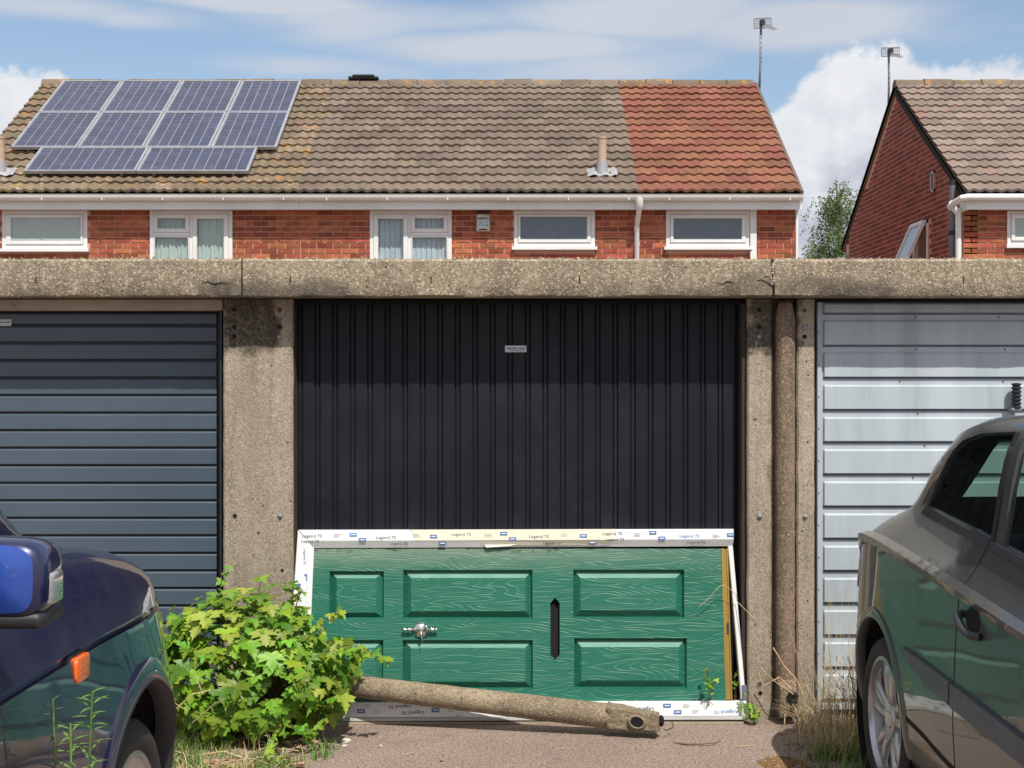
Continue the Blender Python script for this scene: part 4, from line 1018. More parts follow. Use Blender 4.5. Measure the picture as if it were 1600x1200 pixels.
m = mb(); m.box(XD0+.0, XD1, YH-.235, YH-.212, PZ(327.5, YH-.23), PZ(311, YH-.23)); m.box(XD0, XW+.02, YH-.21, YH+.05, PZ(327.5, YH-.23), PZ(313, YH-.23)); m.build('fascia_board', M['upvc'], HD, bevel=.003)
mb().box(XW+.03, XD1, YH-.211, YH, ZW+.010, ZW+.022).build('soffit', M['upvc'], HD)
yc = YH-.30; zc = PZ(304.5, yc)
m = mb(); m.tube([(XD1, yc, zc-.03), (XD0+.0, yc, zc-.03), (XD0-.07, yc+.03, zc-.04), (XD0-.13, yc+.20, zc-.09), (XD0-.13, yc+.32, zc-.12)], .047, 14); m.tube([(XD0-.13, yc+.24, zc-.09), (XD0-.13, yc+.34, zc-.12)], .054, 12); m.build('gutter', M['upvc'], HD, smooth=40)
m = mb(); m.tube([(XW-.06, YH-.0+.02, zc-.14), (XW-.06, YH+.02, .3)], .042, 12); m.tube([(XD0-.13, yc+.30, zc-.1), (XW-.06, YH+.02, zc-.22)], .042, 12); m.build('downpipe', M['upvc'], HD, smooth=40)
m = mb(); ys = YH+.22; zs = PZ(283, ys); m.tube([(XW-.075, ys, zs-.02), (XW-.075, ys, .3)], .052, 14); sp = m.build('soil_pipe', material('grey_soil_pipe', (.16, .16, .175), .35), HD, smooth=40)
m = mb(); 
for zz in (zs-.02, PZ(319, ys), PZ(364, ys)): mb().tube([(XW-.075, ys, zz-.03), (XW-.075, ys, zz+.03)], .06, 14).build('pipe_collar', M['black'], sp, smooth=40)
for (yv, py, w_, h_) in ((20.35, 284, .20, .30), (19.45, 325, .24, .30)):
    zc_ = PZ(py, yv)*1.0; m = mb()
    y0, y1 = yv-w_/2, yv+w_/2; f_ = .035
    for (a, b_, c_, d_) in ((y0, y0+f_, zc_-h_/2, zc_+h_/2), (y1-f_, y1, zc_-h_/2, zc_+h_/2), (y0, y1, zc_-h_/2, zc_-h_/2+f_), (y0, y1, zc_+h_/2-f_, zc_+h_/2)): m.box(XW-.02, XW+.004, a, b_, c_, d_)
    m.build('air_vent', M['lead'] if yv > 20 else M['mortar_d'], HD)
# open top-hung casement on the gable
hz = gwin[3]-.02; opn = R(24); ww = gwin[1]-gwin[0]-.06; hh = 1.0
fr = mb(); 
for (a, b_, c_, d_) in ((gwin[0], gwin[0]+.05, gwin[2], gwin[3]), (gwin[1]-.05, gwin[1], gwin[2], gwin[3]), (gwin[0], gwin[1], gwin[3]-.05, gwin[3]), (gwin[0], gwin[1], gwin[2], gwin[2]+.05)): fr.box(XW-.01, XW+.06, a, b_, c_, d_)
wf = fr.build('window', M['upvc'], HD, 'white casement window propped open in the dark gable wall')
ax = Vector((-math.sin(opn), 0, -math.cos(opn))); nx = Vector((-math.cos(opn), 0, math.sin(opn)))
O = Vector((XW-.02, gwin[0]+.03, hz))
def sq(m, y0, y1, s0, s1, t0, t1):
    P_ = lambda y, s, t: O+Vector((0, y, 0))+ax*s+nx*t
    m.hexa([P_(y0, s0, t1), P_(y1, s0, t1), P_(y1, s1, t1), P_(y0, s1, t1)], [P_(y0, s0, t0), P_(y1, s0, t0), P_(y1, s1, t0), P_(y0, s1, t0)])
m = mb(); f_ = .065
for q in ((0, f_, 0, hh), (ww-f_, ww, 0, hh), (f_, ww-f_, 0, f_), (f_, ww-f_, hh-f_, hh)): sq(m, *q, 0, .05)
sa = m.build('open_sash', M['upvc'], wf)
m = mb(); sq(m, f_, ww-f_, f_, hh-f_, .02, .032); m.build('pane', M['obscure'], wf)
# ---- solar panels
SPG = 'solar panels on the mossy roof'
def panel(x0, x1, s0, s1, ncol, nrow, label, first=[None]):
    hgt = .13
    t = thing('solar_panel', RP(x0, s0, .0), label, 'solar panel', SPG)
    def R_(m, a, b_, c, d, h0, h1): m.hexa([RP(a, c, h1), RP(b_, c, h1), RP(b_, d, h1), RP(a, d, h1)], [RP(a, c, h0), RP(b_, c, h0), RP(b_, d, h0), RP(a, d, h0)])
    m = mb(); w = .030
    R_(m, x0, x0+w, s0, s1, hgt-.045, hgt); R_(m, x1-w, x1, s0, s1, hgt-.045, hgt); R_(m, x0+w, x1-w, s0, s0+w, hgt-.045, hgt); R_(m, x0+w, x1-w, s1-w, s1, hgt-.045, hgt); m.build('frame', M['alu'], t)
    m = mb(); R_(m, x0+w, x1-w, s0+w, s1-w, hgt-.03, hgt-.012); bp_ = m.build('backing', M['cellback'], t)
    cw, ch = (x1-x0-2*w-.01)/ncol, (s1-s0-2*w-.01)/nrow
    cm = mb().box(.0055, cw-.0055, .006, ch-.006, 0, .004).mesh('cell', M['cell'])
    for i in range(ncol):
        for j in range(nrow): inst('cell', cm, bp_, RP(x0+w+.005+i*cw, s0+w+.005+j*ch, hgt-.012), (SL, 0, 0))
    m = mb(); R_(m, x0+.2, x0+.24, s0+.05, s1-.05, 0.02, hgt-.046); R_(m, x1-.24, x1-.2, s0+.05, s1-.05, 0.02, hgt-.046); m.build('mounting_rail', M['alu'], t)
def s_at(py, h=.13):
    t = (600-py)/F; return (t*(YE-h*sn)-(ZE+h*cs-EYE))/(sn-t*cs)
s3a, s3b = s_at(266.5), s_at(229.5); s2b = s_at(174.5); s1b = s_at(125.5)
XS0 = -7.21; wP = .958
ordn = ('leftmost', 'second from left', 'third from left', 'rightmost')
for i in range(4):
    panel(XS0+i*wP+.006, XS0+(i+1)*wP-.006, s2b+.008, s1b, 6, 10, 'dark blue solar panel in the top row along the ridge, %s of four' % ordn[i])
    panel(XS0+i*wP+.006, XS0+(i+1)*wP-.006, s3b+.012, s2b-.004, 6, 10, 'dark blue solar panel in the middle row, %s of four' % ordn[i])
xr0, xr1 = -6.765, -3.655; xm = (xr0+xr1)/2
panel(xr0, xm-.006, s3a, s3b, 10, 6, 'wide solar panel laid landscape in the bottom row, the left one'); panel(xm+.006, xr1, s3a, s3b, 10, 6, 'wide solar panel laid landscape in the bottom row, the right one')
# ---- aerials
def aerial(px_top, py_top, px_bot, py_bot, Y, label, tilt, grid_px, boom, brk=False):
    a = PT(px_bot, py_bot, Y); b_ = PT(px_top, py_top, Y); t = thing('tv_aerial', a, label, 'aerial')
    m = mb(); m.tube([a, a.lerp(b_, .5)+Vector((.01, 0, 0)), b_], .020, 8); m.build('mast', M['galv'], t, smooth=True)
    gx, gy, gw_, gh = grid_px; c = PT(gx, gy, Y-.06); wd, ht = gw_*Y/F, gh*Y/F
    u = Vector((math.cos(tilt), 0, math.sin(tilt))); v = Vector((-.06, .0, 1)).normalized()
    P_ = lambda s, q: c+u*(s*wd/2)+v*(q*ht/2)
    m = mb(); m.tube([P_(-1, -1), P_(1, -1), P_(1, 1), P_(-1, 1), P_(-1, -1)], .011, 5); m.build('reflector_frame', M['galv'], t)
    m = mb()
    for q in range(-2, 3): m.tube([P_(-1, q/3), P_(1, q/3)], .003, 4)
    for s in range(-4, 5): m.tube([P_(s/5, -1), P_(s/5, 1)], .003, 4)
    m.build('reflector_mesh', M['galv'], t)
    d_ = Vector(boom); m = mb(); m.tube([c, c+d_], .010, 8)
    for k in range(6):
        p = c+d_*(.3+.14*k); m.tube([p-u*.07, p+u*.07], .004, 5)
    m.build('boom', M['galv'], t)
    m = mb(); m.box(b_.x-.03, b_.x+.05, Y-.12, Y-.02, c.z-.04, c.z+.05); m.build('junction_box', M['black'], t, bevel=.01)
    if brk:
        m = mb()
        for dz in (.0, -.22): m.tube([a+Vector((0, 0, dz)), a+Vector((.22, .02, dz))], .014, 6)
        m.tube([a+Vector((.22, .02, .03)), a+Vector((.22, .02, -.25))], .014, 6); m.build('wall_bracket', M['black'], t)
aerial(1189, 38, 1186, 150, YR+.3, 'tall television aerial rising behind the red tiled roof end', .05, (1192, 36, 27, 15), (.14, -.25, -.17))
aerial(1388.5, 80, 1388, 172, 23.2, 'shorter television aerial bracketed to the dark brick gable', .03, (1391.5, 81, 28, 13), (.08, -.30, -.16), True)
m = mb(); m.tube([PT(1201, 180, 22), PT(1200, 168, 22)], .03, 8); tag(m.build('vent_cowl', M['lead']), 'tiny grey pipe end poking up beside the sloping edge of the red roof', 'pipe')
m = mb(); m.prism([PT(1316, 404, 24), PT(1328, 395, 24), PT(1330, 404, 24)], (0, .4, 0)); tag(m.build('outhouse_roof', M['lead']), 'small grey roof corner at the foot of the dark gable', 'roof')
# ---- birch tree beyond the gap
YT = 38.0
TR = thing('birch_tree', (PX(1312, YT), YT, 0), 'weeping birch tree in the gap between the two brick houses', 'tree')
m = mb(); bx = PX(1312, YT); zt = PZ(285, YT)
m.tube([(bx, YT, 0), (bx+.05, YT, 2.5), (bx-.05, YT, 4.5), (bx+.02, YT, 6.0), (bx-.1, YT, zt)], [.22, .17, .11, .06, .01], 10)
limbs = []
for k in range(44):
    z = random.uniform(2.6, zt-.35); th = random.uniform(0, 6.28); L_ = (.30+1.45*(1-(z-2.6)/(zt-2.6)))*random.uniform(.6, 1.1)
    p0 = Vector((bx, YT, z)); p1 = p0+Vector((math.cos(th)*L_*.6, math.sin(th)*L_*.6, L_*.5)); p2 = p0+Vector((math.cos(th)*L_, math.sin(th)*L_, L_*.45))
    m.tube([p0, p1, p2], [.04, .02, .008], 5); limbs += [p1, p2]
limbs.append(Vector((bx-.1, YT, zt)))
m.build('trunk', M['bark'], TR)
lf_ = mb()
for p in limbs*5:
    q = p+Vector((random.gauss(0, .14), random.gauss(0, .14), random.gauss(.05, .12)))
    for s in range(2):
        n = random.randint(9, 20); c = q.copy(); dx = random.uniform(-.02, .02)
        for i in range(n):
            c = c+Vector((dx+random.gauss(0, .02), random.gauss(0, .02), -.055*random.uniform(.6, 1.3)))
            if c.z < 1.5: break
            for t_ in range(2):
                r = random.uniform(.022, .045); o_ = c+Vector((random.gauss(0, .045), random.gauss(0, .045), random.gauss(0, .03)))
                a1 = Vector((random.uniform(-1, 1), random.uniform(-1, 1), random.uniform(-1, .3))).normalized(); a2 = a1.cross(Vector((random.uniform(-1, 1), random.uniform(-1, 1), random.uniform(-1, 1)))).normalized()
                lf_.add([o_-a1*r, o_+a2*r*.6, o_+a1*r, o_-a2*r*.6], [(0, 1, 2, 3)])
lf_.build('crown', M['birch_leaf'], TR, recalc=False)
# low fence/garden ground behind the garages
tag(mb().box(-30, 30, 14.5, 14.6, 0, 1.7).build('garden_fence', material('fence_wood', (.25, .17, .11), .9)), 'long timber garden fence hidden behind the garage block', 'fence')
# ------------------------------------------------------------------ cars
def paint(name, base, base2, coat=1.0, rough=.35, metal=.35, shoulder_sheen=None, scr=.25, flake=None):
    m = bpy.data.materials.new(name); m.use_nodes = True; nt = m.node_tree; L = nt.links.new; b = nt.nodes['Principled BSDF']; n = nt.nodes.new
    b.inputs['Metallic'].default_value = metal; b.inputs['Roughness'].default_value = rough; b.inputs['Coat Weight'].default_value = coat; b.inputs['Coat Roughness'].default_value = .035
    pos = n('ShaderNodeNewGeometry').outputs['Position']
    def nz(s, d=5, r=.6):
        x = n('ShaderNodeTexNoise'); x.inputs['Scale'].default_value = s; x.inputs['Detail'].default_value = d; x.inputs['Roughness'].default_value = r; L(pos, x.inputs['Vector']); return x.outputs['Fac']
    def mr(v, a, b_, c=0, d=1):
        x = n('ShaderNodeMapRange'); L(v, x.inputs[0])
        for i, q in enumerate((a, b_, c, d)): x.inputs[i+1].default_value = q
        return x.outputs[0]
    def ma(op, a, c):
        x = n('ShaderNodeMath'); x.operation = op
        for i, v in enumerate((a, c)):
            if isinstance(v, (int, float)): x.inputs[i].default_value = v
            else: L(v, x.inputs[i])
        return x.outputs[0]
    def mix(f, a, c):
        x = n('ShaderNodeMix'); x.data_type = 'RGBA'; L(f, x.inputs['Factor'])
        for k, v in (('A', a), ('B', c)):
            if isinstance(v, tuple): x.inputs[k].default_value = (*v, 1)
            else: L(v, x.inputs[k])
        return x.outputs['Result']
    cur = mix(mr(nz(3), .3, .7), base, base2)
    cur = mix(mr(nz(70, 2, .5), .74, .77, 0, scr), cur, (.6, .6, .6))      # droppings and chips
    cur = mix(mr(nz(4, 7, .7), .45, .75, 0, .10), cur, (.34, .32, .29))    # dust
    if shoulder_sheen:  # pale shoulder: reflected cloud and sun put into the colour, patchy like worn lacquer
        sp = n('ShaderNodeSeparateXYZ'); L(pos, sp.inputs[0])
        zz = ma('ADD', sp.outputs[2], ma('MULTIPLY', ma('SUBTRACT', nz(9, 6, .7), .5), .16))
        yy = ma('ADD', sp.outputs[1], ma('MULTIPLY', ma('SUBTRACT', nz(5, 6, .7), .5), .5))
        f = ma('MULTIPLY', ma('MULTIPLY', mr(zz, shoulder_sheen[0], shoulder_sheen[0]+.025), mr(zz, shoulder_sheen[1], shoulder_sheen[1]+.03, 1, 0)), mr(yy, shoulder_sheen[2], shoulder_sheen[2]+.15))
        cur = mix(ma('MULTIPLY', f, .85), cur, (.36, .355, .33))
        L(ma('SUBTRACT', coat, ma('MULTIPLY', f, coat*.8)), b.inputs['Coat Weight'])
    L(cur, b.inputs['Base Color'])
    bp = n('ShaderNodeBump'); bp.inputs['Strength'].default_value = .12; bp.inputs['Distance'].default_value = .02; L(nz(3.2, 2, .4), bp.inputs['Height']); L(bp.outputs[0], b.inputs['Coat Normal'])
    return m
M['navy'] = paint('dark_navy_paint', (.008, .012, .062), (.012, .016, .074), scr=.6)
M['mirror_sunlit'] = paint('sunlit_mirror_paint', (.010, .06, .34), (.012, .07, .38), scr=.3, metal=.2)  # car's navy brightened as sunlit paint, for the mirror face
M['graphite'] = paint('dark_graphite_paint', (.085, .092, .092), (.11, .116, .115), shoulder_sheen=(.965, 1.13, 4.35), scr=.12, coat=.75, rough=.42, metal=.5)
M['rubber'] = material('tyre_rubber', (.022, .022, .023), .8, c2=(.035, .033, .03), nscale=20, bump=.3, bscale=60)
M['alloy'] = material('silver_alloy', (.55, .55, .56), .3, metal=.75, c2=(.42, .41, .40), nscale=9)
M['disc'] = material('brake_disc', (.22, .16, .13), .6, metal=.5)
M['trim'] = material('black_trim', (.035, .036, .042), .5, c2=(.055, .055, .062), nscale=8)
M['trim_grey'] = material('grey_rubbing_strip', (.075, .082, .10), .5, c2=(.10, .105, .12), nscale=14)
M['cglass'] = glass_mat('tinted_car_glass', (.55, .70, .63), 1.0)
M['seat'] = material('dark_seat_fabric', (.04, .04, .045), .9)
M['amber'] = material('amber_lens', (.95, .16, .012), .25, coat=.8, c2=(.8, .12, .01), nscale=40)
M['clear'] = material('clear_lens', (.55, .55, .52), .12, coat=1.0, metal=.3, c2=(.3, .3, .3), nscale=30)
M['red_lens'] = material('red_lens', (.35, .015, .012), .15, coat=1.0)

def catm(pts, sub):
    """Catmull-Rom through a list of equal-length tuples"""
    out = []; n = len(pts)
    for i in range(n-1):
        p0 = pts[max(i-1, 0)]; p1 = pts[i]; p2 = pts[i+1]; p3 = pts[min(i+2, n-1)]
        for k in range(sub):
            t = k/sub; t2 = t*t; t3 = t2*t
            out.append(tuple(.5*((2*b)+(-a+c)*t+(2*a-5*b+4*c-d)*t2+(-a+3*b-3*c+d)*t3) for a, b, c, d in zip(p0, p1, p2, p3)))
    out.append(tuple(pts[-1])); return out
def loft_body(st, xc, suby=5, subs=4):
    rows = catm([tuple([y]+[q for p in sec for q in p]) for y, sec in st], suby)
    vs = []; fs = []; ring = None
    for r in rows:
        y = r[0]; sec = [(r[1+2*i], r[2+2*i]) for i in range((len(r)-1)//2)]
        s = catm(sec, subs); s = [(max(0.0, a), b) for a, b in s]; s[0] = (0, s[0][1]); s[-1] = (0, s[-1][1])
        full = [(xc-a, y, z) for a, z in s]+[(xc+a, y, z) for a, z in s[-2:0:-1]]
        ring = len(full); vs += full
    n = len(rows)
    for i in range(n-1):
        for j in range(ring): j2 = (j+1) % ring; fs.append((i*ring+j, i*ring+j2, (i+1)*ring+j2, (i+1)*ring+j))
    fs.append(tuple(range(ring))); fs.append(tuple((n-1)*ring+j for j in range(ring-1, -1, -1)))
    return vs, fs
class Car:
    def __init__(s, st, xc, root, mat, name='body'):
        s.xc = xc; s.root = root; s.mat = mat
        vs, fs = loft_body(st, xc); bm = bmesh.new(); V = [bm.verts.new(v) for v in vs]
        for f in fs:
            try: bm.faces.new([V[i] for i in f])
            except ValueError: pass
        bmesh.ops.remove_doubles(bm, verts=bm.verts, dist=.0004); bmesh.ops.recalc_face_normals(bm, faces=bm.faces)
        s.bvh = BVHTree.FromBMesh(bm); s.bm = bm; s.cut = MB(); s.name = name
    def hit(s, u, v, d):      # d: 'l' from -x side, 'r' from +x, 'f' towards +y, 'b' towards -y, 't' from above ; u,v = the other coords
        if d == 'l': o, dr = Vector((s.xc-3, u, v)), Vector((1, 0, 0))
        elif d == 'r': o, dr = Vector((s.xc+3, u, v)), Vector((-1, 0, 0))
        elif d == 'b': o, dr = Vector((u, 9, v)), Vector((0, -1, 0))
        elif d == 'f': o, dr = Vector((u, -4, v)), Vector((0, 1, 0))
        else: o, dr = Vector((u, v, 4)), Vector((0, 0, -1))
        l, nrm, i, ds = s.bvh.ray_cast(o, dr)
        if l is None: l, nrm, i, ds = s.bvh.find_nearest(o+dr*2)
        if nrm.dot(dr) > 0: nrm = -nrm
        return l, nrm
    def finish(s, thick=.022):
        me = bpy.data.meshes.new(s.name); s.bm.to_mesh(me); o = bpy.data.objects.new(s.name, me); COL.objects.link(o)
        md = o.modifiers.new('s', 'SOLIDIFY'); md.thickness = thick; md.offset = -1
        cuts = []
        for cm in s.cuts_list:
            c = bpy.data.objects.new('c', cm.mesh('c', s.mat)); COL.objects.link(c); cuts.append(c)
            b = o.modifiers.new('b', 'BOOLEAN'); b.operation = 'DIFFERENCE'; b.object = c; b.solver = 'EXACT'
        dg = bpy.context.evaluated_depsgraph_get(); dg.update()
        res = bpy.data.meshes.new_from_object(o.evaluated_get(dg))
        for c in cuts: bpy.data.objects.remove(c)
        o.modifiers.clear(); o.data = res; res.materials.clear(); res.materials.append(s.mat)
        off = wloc(s.root); 
        for v in res.vertices: v.co -= off
        for p in res.polygons: p.use_smooth = True
        res.set_sharp_from_angle(angle=R(42)); o.parent = s.root; o.name = s.name; s.body = o; return o
    cuts_list = None
    def window(s, poly, d, rng=None, name='side_window', mat='cglass'):
        """cut the opening and make the pane that follows the body surface just inside it"""
        m = MB()
        if d in 'lr':
            x0, x1 = (s.xc-1.3, s.xc-.30) if d == 'l' else (s.xc+.30, s.xc+1.3)
            m.prism([(x0, y, z) for y, z in poly], (x1-x0, 0, 0))
        else: m.prism([(x, rng[0], z) for x, z in poly], (0, rng[1]-rng[0], 0))
        s.cuts_list.append(m)
        g = s.sheet(poly, d, -.010, 3); g.build(name, M[mat], s.root, smooth=True, recalc=False)
    def sheet(s, poly, d, off, cuts=2):
        bm = bmesh.new(); vs = [bm.verts.new((a, b, 0)) for a, b in poly]; bm.faces.new(vs)
        bmesh.ops.triangulate(bm, faces=bm.faces); bmesh.ops.subdivide_edges(bm, edges=bm.edges, cuts=cuts, use_grid_fill=True)
        m = MB(); idx = {}; V = []
        for i, v in enumerate(bm.verts): l, n = s.hit(v.co.x, v.co.y, d); V.append(l+n*off); idx[v] = i
        m.add(V, [tuple(idx[v] for v in f.verts) for f in bm.faces]); bm.free(); return m
    def pad(s, poly, d, h, name, mat, parent=None, cuts=2, inset=.0, sink=.004, label=None, **k):
        """a raised piece that hugs the body: outline polygon, height h"""
        a = s.sheet(poly, d, h, cuts); n = len(a.v); c = s.sheet(poly, d, -sink, cuts)
        m = MB(); m.add(a.v, a.f); 
        # walls from boundary edges
        from collections import Counter
        ec = Counter(); od = {}
        for f in a.f:
            for i in range(len(f)):
                e = (f[i], f[(i+1) % len(f)]); kk = tuple(sorted(e)); ec[kk] += 1; od[kk] = e
        base = len(m.v); m.v += [tuple(v) for v in c.v]
        for kk, q in ec.items():
            if q == 1: e = od[kk]; m.f.append((e[0], e[1], e[1]+base, e[0]+base)); m.m.append(0)
        return m.build(name, M[mat], parent or s.root, label, smooth=50, **k)
    def line(s, pts, d, w=.006, name='shut_line', mat='dark', h=.0008):
        """a narrow dark gap following the surface"""
        P_ = catm(pts, 8); m = MB(); up = []; 
        for i, p in enumerate(P_):
            q = P_[min(i+1, len(P_)-1)]; r = P_[max(i-1, 0)]; t = Vector((q[0]-r[0], q[1]-r[1])).normalized(); nn = Vector((-t.y, t.x))*w/2
            for sg in (-1, 1): l, n = s.hit(p[0]+nn.x*sg, p[1]+nn.y*sg, d); up.append(l+n*h)
        m.add(up, [(2*i, 2*i+1, 2*i+3, 2*i+2) for i in range(len(P_)-1)]); return m.build(name, M[mat], s.root, recalc=False)
    def arch(s, yc, zc, r, inward=.30):
        for sg in (-1, 1):
            m = MB(); pts = [(yc+r*math.cos(2*math.pi*k/40), zc+r*math.sin(2*math.pi*k/40)) for k in range(40)]
            x0 = s.xc+sg*.50; m.prism([(x0, a, b) for a, b in pts], (sg*.6, 0, 0)); s.cuts_list.append(m)
            li = MB(); prof = []; xo = abs(s.hit(yc, zc+r+.01, 'l' if sg < 0 else 'r')[0].x-s.xc)-.024
            li.lathe([(sg*(.50), .0001), (sg*.50, r+.02), (sg*xo, r+.004)], (s.xc, yc, zc), 'x', 40, False)
            keep = MB(); 
            li.build('arch_liner', M['trim'] if False else M['dark'], s.root, smooth=True, recalc=False)
    def lip(s, yc, zc, r0, r1, h, mat, a0=-20, a1=200, name='wheel_arch_lip'):
        for sg, d in ((-1, 'l'), (1, 'r')):
            m = MB(); vs = []; N = 56; prof = [(r1, .0005), (r1-(r1-r0)*.25, h*.75), (r0+(r1-r0)*.25, h), (r0+.004, h*.9), (r0-.002, h*.5), (r0-.002, -.03)]
            for i in range(N+1):
                th = R(a0+(a1-a0)*i/N)
                for (r, o) in prof:
                    rr = max(r, r0+.006); l, n = s.hit(yc+rr*math.cos(th), zc+rr*math.sin(th), d); p = l+Vector((sg*o, 0, 0))
                    p.y = yc+r*math.cos(th); p.z = zc+r*math.sin(th); vs.append(p)
            k = len(prof); m.add(vs, [(i*k+j, (i+1)*k+j, (i+1)*k+j+1, i*k+j+1) for i in range(N) for j in range(k-1)])
            m.build(name, mat, s.root, smooth=True)

def wheel(root, x, y, z, r, rr, width, sg, spokes, kind):
    """sg: -1 if the outer face looks towards -x"""
    c = Vector((x, y, z)); m = MB(); w = width/2
    prof = [(-w+.010, rr), (-w, rr+.012), (-w-.006, rr+(r-rr)*.45), (-w+.004, r-.020), (-w+.022, r-.004), (-w*.5, r), (w*.5, r), (w-.022, r-.004), (w, rr+.02), (w-.01, rr)]
    m.lathe([(sg*-a*1.0, b) for a, b in prof], c, 'x', 56); t = m.build('tyre', M['rubber'], root, smooth=40)
    # tread grooves
    g = MB()
    for a in (-.35, 0, .35): g.lathe([(a*w-.004, r+.0006), (a*w+.004, r+.0006)], c, 'x', 56, False)
    g.build('tread_groove', M['dark'], t, recalc=False)
    face = sg*(w-.012)
    m = MB(); m.lathe([(sg*(w-.006), rr+.004), (sg*(w-.004), rr-.010), (sg*(w-.022), rr-.020), (sg*(-w*.6), rr-.035), (sg*(-w*.6), rr-.05), (sg*(w-.02), rr-.03)], c, 'x', 56, False)
    rim = m.build('wheel_rim', M['alloy'], root, smooth=40)
    m = MB(); m.lathe([(sg*.01, .0001), (sg*.01, rr*.68), (-sg*.01, rr*.68)], c, 'x', 30, False); m.build('brake_disc', M['disc'], root)
    m = MB(); m.lathe([(-sg*.02, .0001), (-sg*.02, rr-.02)], c, 'x', 30, False); m.build('wheel_backing', M['dark'], root)
    if kind == 'spoke':
        for k in range(spokes):
            a0 = 2*math.pi*k/spokes+math.pi/2
            for s2 in (-1, 1):
                m = MB(); fa = []; ba = []
                for (rad, ang, hw, ax) in ((.05, .30*s2, .016, w-.034), (rr*.45, .19*s2, .017, w-.020), (rr*.75, .20*s2, .017, w-.016), (rr-.012, .22*s2, .020, w-.022)):
                    th = a0+ang*(.045/rad if rad < .06 else 1)*(.9 if rad < .06 else 1)
                    dr = Vector((0, math.cos(th), math.sin(th))); tn = Vector((0, -math.sin(th), math.cos(th)))
                    p = c+dr*rad
                    fa.append((p-tn*hw+Vector((sg*ax, 0, 0)), p+tn*hw+Vector((sg*ax, 0, 0)), p+tn*hw*1.25+Vector((sg*(ax-.022), 0, 0)), p-tn*hw*1.25+Vector((sg*(ax-.022), 0, 0))))
                vs = [q for f in fa for q in f]
                m.add(vs, [(4*i+j, 4*i+4+j, 4*i+4+(j+1) % 4, 4*i+(j+1) % 4) for i in range(3) for j in range(4)]+[(0, 1, 2, 3), (15, 14, 13, 12)])
                m.build('spoke', M['alloy'], rim, bevel=.003, smooth=40)
        m = MB(); m.lathe([(sg*(w-.022), .0001), (sg*(w-.022), .030), (sg*(w-.026), .034), (sg*(w-.026), .062), (sg*(w-.05), .07)], c, 'x', 30, False); m.build('hub_cap', M['alloy'], rim, smooth=40)
        m = MB()
        for k in range(5):
            th = 2*math.pi*(k+.5)/5; m.lathe([(sg*(w-.024), .0001), (sg*(w-.024), .008), (sg*(w-.03), .009)], c+Vector((0, .048*math.cos(th), .048*math.sin(th))), 'x', 6, False)
        m.build('wheel_bolt', M['alloy'], rim)['kind'] = 'stuff'
    else:
        m = MB(); m.lathe([(sg*(w-.004), .0001), (sg*(w-.006), .05), (sg*(w-.022), rr*.45), (sg*(w-.012), rr*.8), (sg*(w-.010), rr-.012)], c, 'x', 48, False); m.build('wheel_disc', M['alloy'], rim, smooth=True)
        for k in range(8):
            th = 2*math.pi*k/8; m = MB(); m.lathe([(0, .0001), (0, .020), (-sg*.004, .022)], c+Vector((sg*(w-.009), rr*.68*math.cos(th), rr*.68*math.sin(th))), 'x', 12, False); m.build('rim_opening', M['dark'], rim)
def whl(root, *a):
    w = bpy.data.objects.new('wheel', None); COL.objects.link(w); w.parent = root; w.location = Vector(a[:3])-wloc(root); wheel(w, *a); return w

# ---- right: graphite hatchback, tail towards the garage
XC = 2.235
def S(w, zb, z3, z4, cr, be, ra, tp, wt=.34, dz=.008): return [(0, zb), (w*.75, zb), (w*.955, zb+.05), (w, z3), (w*.998, z4), cr, (cr[0]-.004, cr[1]+.012), be, ra, (wt, tp-dz), (0, tp)]
ST = [(5.845, S(.60, .40, .50, .57, (.58, .61), (.54, .64), (.42, .655), .66, .2, .002)),
      (5.815, S(.70, .33, .48, .64, (.68, .72), (.63, .76), (.5, .785), .79, .25)),
      (5.74, S(.775, .27, .48, .68, (.755, .845), (.70, .89), (.55, .915), .925, .28)),
      (5.60, S(.83, .23, .48, .70, (.81, .925), (.735, .985), (.60, 1.02), 1.035, .3)),
      (5.42, S(.858, .22, .48, .70, (.845, .965), (.755, 1.045), (.64, 1.075), 1.09, .3)),
      (5.25, S(.865, .21, .48, .70, (.852, .975), (.765, 1.08), (.66, 1.105), 1.12, .3)),
      (5.10, S(.865, .20, .48, .70, (.853, .975), (.772, 1.10), (.69, 1.15), 1.18, .32)),
      (4.97, S(.865, .19, .48, .70, (.853, .97), (.775, 1.11), (.70, 1.25), 1.30, .34)),
      (4.86, S(.865, .19, .48, .70, (.853, .965), (.775, 1.11), (.695, 1.35), 1.40, .36)),
      (4.65, S(.865, .19, .48, .70, (.853, .955), (.777, 1.10), (.69, 1.43), 1.465, .38, .012)),
      (4.20, S(.865, .19, .48, .70, (.853, .93), (.78, 1.07), (.685, 1.455), 1.49, .38, .012)),
      (3.60, S(.865, .19, .48, .70, (.853, .895), (.78, 1.035), (.68, 1.460), 1.50, .38, .012)),
      (3.05, S(.865, .19, .48, .68, (.85, .875), (.78, 1.01), (.67, 1.43), 1.47, .38, .012)),
      (2.70, S(.865, .19, .48, .68, (.848, .865), (.78, .99), (.66, 1.34), 1.39, .38)),
      (2.25, S(.86, .20, .48, .66, (.84, .86), (.77, .965), (.68, 1.08), 1.13, .36)),
      (2.00, S(.855, .20, .48, .66, (.82, .84), (.76, .94), (.64, 1.0), 1.04, .34)),
      (1.60, S(.83, .22, .48, .62, (.79, .79), (.71, .87), (.58, .92), .95, .32)),
      (1.36, S(.77, .26, .48, .58, (.73, .70), (.66, .77), (.52, .82), .85, .28)),
      (1.25, S(.62, .34, .46, .54, (.58, .60), (.53, .64), (.42, .68), .70, .2))]
HR = thing('hatchback_car', (XC, 3.6, 0), 'dark graphite hatchback parked tail first at the right, with silver spoked alloy wheels', 'car')
